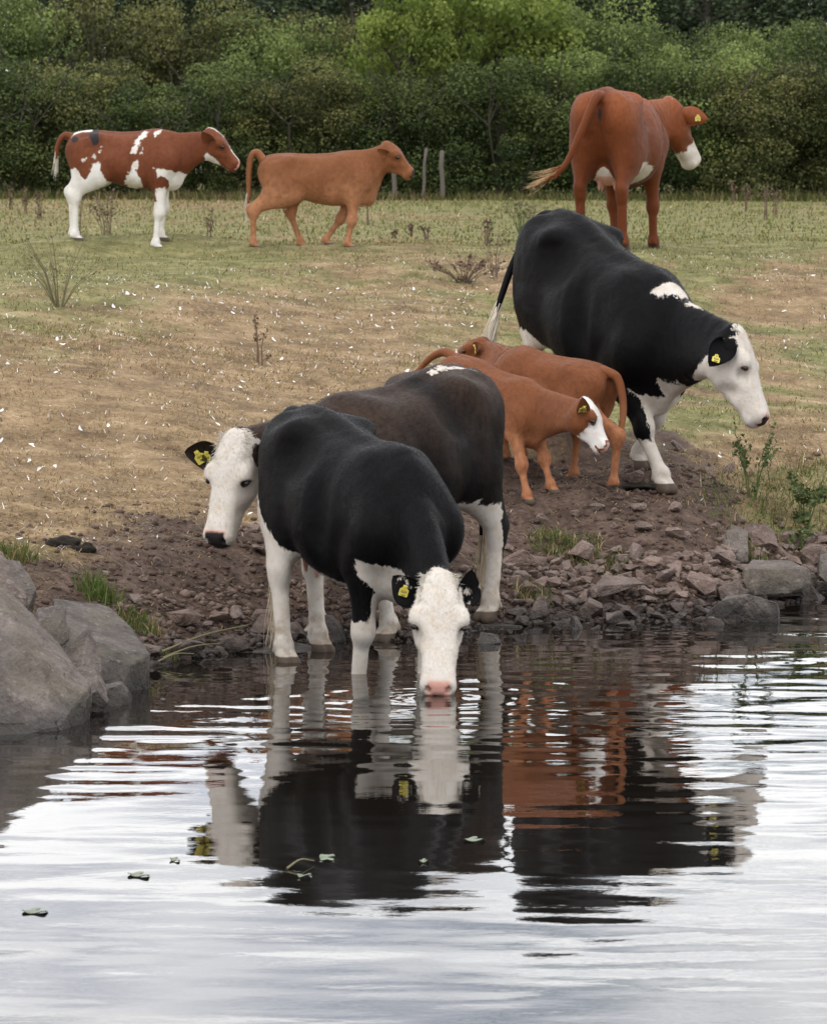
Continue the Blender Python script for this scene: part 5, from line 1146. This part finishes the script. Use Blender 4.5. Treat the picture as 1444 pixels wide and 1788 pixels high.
def paint_look(g, f, c):
    V, t, k, hd = g['V'], g['tor'], g['kind'], g['hd']
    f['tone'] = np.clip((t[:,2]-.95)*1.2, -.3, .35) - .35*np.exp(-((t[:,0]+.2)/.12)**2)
    leg = (k >= 3) & (k <= 6); hind = (k == 5)|(k == 6)
    f['white'] = np.where(leg, .62-V[:,2], f['white'])
    f['white'] = np.where(hind, np.minimum(.70-V[:,2], np.maximum(V[:,0]+.80-.10*np.maximum(0, V[:,2]-.4), .30-V[:,2])), f['white'])
    f['white'] = np.maximum(f['white'], np.where(k == 0, .64-t[:,2], -.5))
    f['white'] = np.maximum(f['white'], np.where(k == 0, np.minimum(.017-np.abs(t[:,1]-.05-.25*np.maximum(0,-t[:,0]-.50)), .17-np.abs(t[:,0]+.52))*.8, -.5))
    white_face(g, f, -.035); nose(f, 0, 1); f['skin'] = np.maximum(f['skin'], np.where(k == 2, np.minimum(f['pad']+.012, .02-np.abs(hd[:,0]-g['hl']+.052)), -.5))
    f['white'] = np.where((k == 7)|(k == 8), .2, f['white']); f['skin'] = np.where(k == 8, .1, f['skin'])
    f['dark'] = np.maximum(f['dark'], f['eyed']+.036)
def paint_descend(g, f, c):
    V, t, k, hd = g['V'], g['tor'], g['kind'], g['hd']
    zb = ztrim(t[:,0], [-.86,-.7,-.55,-.42,-.25,-.05,.08,.2,.3,.42,.6], [.52,.58,.66,.68,.62,.60,.70,.72,.64,.45,.40])
    f['white'] = np.maximum(f['white'], np.where(k < 9, zb-t[:,2], -.5))
    fr = (k == 3)|(k == 4); s = np.where(k == 4, -1, 1)
    stripe = np.minimum((V[:,0]-np.interp(V[:,2],[0,.35,.8],[.655,.61,.52]))*.454+(V[:,1]-np.interp(V[:,2],[0,.8],[-.07,-.19]))*.891+.012, .80-V[:,2])
    f['white'] = np.where(k == 4, np.maximum(.30-V[:,2], stripe), f['white']); f['white'] = np.where(k == 3, .70-V[:,2], f['white'])
    br = np.minimum(t[:,0]-.66, .72-t[:,2]); f['white'] = np.where((k == 0)|(k == 1), np.maximum(f['white'], br), f['white'])
    crest = np.minimum(np.minimum(g['nh']-.084-.012*np.sin(g['nt']*22), g['nt']-.16), .66-g['nt'])*1.0
    f['white'] = np.where((k == 0)|(k == 1), np.maximum(f['white'], crest), f['white'])
    th = np.where(k == 1, -.30-g['nh']-.10*(1-np.clip(g['nt'],0,1)), -.5); f['white'] = np.maximum(f['white'], np.where(g['nt'] > .35, th, -.5))
    white_face(g, f, .02); nose(f, 1, .55)
    f['white'] = np.where((k == 7)|(k == 8), .2, f['white']); f['skin'] = np.maximum(f['skin'], f['eyed']+.032)
    f['dirt'] = np.where(fr, f['dirt']-.25, f['dirt'])
def paint_red(g, f, c):
    V, t, k, hd = g['V'], g['tor'], g['kind'], g['hd']
    f['white'] = np.where((k == 2), np.maximum(hd[:,0]-.36, np.minimum(.045-np.abs(hd[:,1]), hd[:,2]-.0)), f['white'])
    bel = sd_poly(t[:,0], t[:,2], [(.0,.45),(-.05,.70),(-.30,.74),(-.45,.72),(-.5,.45)]); f['white'] = np.where(k == 0, np.maximum(f['white'], np.where(t[:,2] < .76, bel, -.5)), f['white'])
    f['white'] = np.where((k == 7)|(k == 8), .1, f['white']); f['skin'] = np.where((k == 7), .60-t[:,2], f['skin']); f['skin'] = np.where(k == 8, .1, f['skin'])
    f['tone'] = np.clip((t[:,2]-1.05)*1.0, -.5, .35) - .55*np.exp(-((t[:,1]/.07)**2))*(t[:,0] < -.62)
    wet = np.minimum(.16-np.sqrt((t[:,0]+.30)**2*.6+(t[:,2]-1.02)**2), .3); f['tone'] = f['tone']-np.clip((wet+.02+.09*vnoise(V,8,3,9))*10, 0, .9)*(t[:,1] < 0)
    f['dark'] = np.maximum(f['dark'], np.where((k == 0) & (t[:,0] < -.7), (.016-np.sqrt(t[:,1]**2+((t[:,2]-1.12)*.25)**2)), -.5))
    nose(f, 1, 0)
def paint_pied(g, f, c):
    V, t, k, hd = g['V'], g['tor'], g['kind'], g['hd']; x, z = t[:,0], t[:,2]; r = (t[:,1] < .03)
    zb = ztrim(x, [-.86,-.78,-.70,-.62,-.56,-.50,-.42,-.32,-.24,-.1,.02,.10,.18,.3], [.82,.86,.90,.78,.74,.80,.86,.78,.70,.60,.64,.72,.60,.55])
    w = np.where(k < 9, zb-z, -.5)
    spots = [[(-.60,.99),(-.50,1.0),(-.42,1.06),(-.41,1.0),(-.50,1.035),(-.58,.965)], [(-.36,1.09),(-.33,1.14),(-.31,1.10)],
             [(.10,1.07),(.17,1.06),(.21,1.20),(.33,1.33),(.26,1.34),(.14,1.22)], [(.22,1.06),(.27,1.05),(.27,1.15)], [(.40,1.33),(.50,1.36),(.42,1.25)],
             [(-.50,.80),(-.44,.93),(-.36,.98),(-.33,.92),(-.30,.74)], [(-.02,.66),(.10,.86),(.12,.92),(.20,.98),(.18,.86),(.24,.62)]]
    for q in spots: w = np.maximum(w, np.where((k == 0) & r, sd_poly(x, z, q)*.6, -.5))
    w = np.maximum(w, np.where(k <= 1, np.minimum(x-.46+.6*np.maximum(0,z-.80), .86-.22*np.maximum(0,x-.5)-z), -.5))
    w = np.maximum(w, np.where(k == 0, np.minimum(np.minimum(.08-np.abs(t[:,1]), z-1.2), .16-np.abs(x+.62)), -.5))
    fl = (k == 3)|(k == 4); w = np.where(fl, np.maximum(.40-V[:,2], np.minimum(.50-V[:,2], V[:,0]-.255)), w); w = np.where((k == 5)|(k == 6), .1+w*.5, w)
    w = np.where(k == 2, np.maximum(np.minimum(np.minimum(.022-np.abs(hd[:,1]), hd[:,2]-.02), np.abs(hd[:,0]-.17)-.045), np.minimum(-.115-hd[:,2], hd[:,0]-.10)), w)
    w = np.where(k == 10, -.5, w); f['white'] = w; nose(f, 1, 0)
    f['tone'] = np.where((k == 0) & (z > 1.15) & (np.abs(x+.44) < .12), -.3, 0)
    mud = np.minimum(.065-np.sqrt((x+.42)**2+((z-1.29)*.7)**2), .3); f['dark'] = np.maximum(f['dark'], np.where(k == 0, np.maximum(mud, .04-np.sqrt((x+.70)**2+(z-1.27)**2))+.05*vnoise(V,4,4,18), -.5)); f['dirt'] = f['dirt']-.5
def paint_tan(g, f, c):
    V, t, k, hd = g['V'], g['tor'], g['kind'], g['hd']
    f['tone'] = np.where(k < 9, np.clip((1.0-t[:,2])*1.3, -.5, .5), 0) + np.where((k >= 3)&(k <= 6), .25, 0) + np.where(k == 2, .2, 0)
    f['white'] = np.maximum(f['white'], np.where((k == 0), .575-t[:,2], -.5)); f['white'] = np.where((k>=3)&(k<=6), -.5, f['white'])
    nose(f, 0, 1); f['dirt'][:] = -1
def paint_lick(g, f, c):
    V, t, k, hd = g['V'], g['tor'], g['kind'], g['hd']
    f['tone'] = np.clip((1.05-t[:,2])*1.1, -.45, .5) + np.where((k >= 3)&(k <= 6), .2, 0)
    w = np.where(k == 2, np.maximum(np.minimum(hd[:,2]-.035+.25*hd[:,0], .095-np.abs(hd[:,1])), np.minimum(hd[:,0]-.20, .5)), -.5)
    ex, ey, ez = g['eye']; patch = np.stack([.042-np.sqrt(((hd-np.array((ex, s*ey, ez)))**2).sum(1)) for s in (-1,1)]).max(0)
    w = np.where(k == 2, np.minimum(w, -patch), w); w = np.where((k == 2) & (f['pad'] > -.012), -.1, w)
    w = np.maximum(w, np.where((k == 0) & (t[:,1] < 0), .05-np.sqrt((t[:,0]-.22)**2*3+(t[:,2]-.72)**2*.5), -.5)); f['white'] = w
    nose(f, 1, 0); f['dirt'][:] = -1
def paint_suckle(g, f, c):
    V, t, k, hd = g['V'], g['tor'], g['kind'], g['hd']
    f['tone'] = np.clip((1.0-t[:,2])*1.0, -.45, .45) + np.where((k >= 3)&(k <= 6), .2, 0)
    f['white'] = np.where(k == 2, np.minimum(hd[:,0]-.24, hd[:,2]+.05), -.5); nose(f, 1, 0); f['dirt'][:] = -1

finish_cow('drink', 'cow', 'black cow with white face drinking, muzzle in the water', 'cow', COAT_BLACK, paint_drink, [('R','wide',.50,.3,1)], (800,.028,WHITE_HAIR), (150,.50,.05,CREAM_HAIR,(0,0,-1),0))
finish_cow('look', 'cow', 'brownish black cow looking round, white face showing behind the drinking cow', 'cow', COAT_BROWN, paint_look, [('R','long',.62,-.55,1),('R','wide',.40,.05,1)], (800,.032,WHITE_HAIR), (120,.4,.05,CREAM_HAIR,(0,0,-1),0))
finish_cow('descend', 'cow', 'large black cow with white face and shoulder patch walking down the bank', 'cow', COAT_BLACK, paint_descend, [('R','wide',.7,.4,1)], (300,.03,WHITE_HAIR), (280,.34,.07,SWITCH_DARK,(.10,-.35,-1),0))
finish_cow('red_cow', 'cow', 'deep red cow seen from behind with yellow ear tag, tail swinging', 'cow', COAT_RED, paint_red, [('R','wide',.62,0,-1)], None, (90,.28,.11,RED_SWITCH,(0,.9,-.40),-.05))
finish_cow('pied_calf', 'calf', 'red and white calf with white legs standing at far left', 'calf', COAT_PIED, paint_pied, [], None, (90,.16,.06,WHITE_HAIR,(-.05,0,-1),0))
finish_cow('tan_calf', 'calf', 'plain tan calf walking right across the field with raised tail root', 'calf', COAT_TAN, paint_tan, [], None, (90,.17,.05,WHITE_HAIR,(-.08,0,-1),0))
finish_cow('lick_calf', 'calf', 'small russet calf with white face and brown eye patch bending its head', 'calf', COAT_CALF, paint_lick, [('R','wide',.5,0,1)], None, None)
finish_cow('suckle_calf', 'calf', 'small russet calf seen from behind beside the walking black cow', 'calf', COAT_CALF, paint_suckle, [('L','wide',.5,0,1)], None, None)
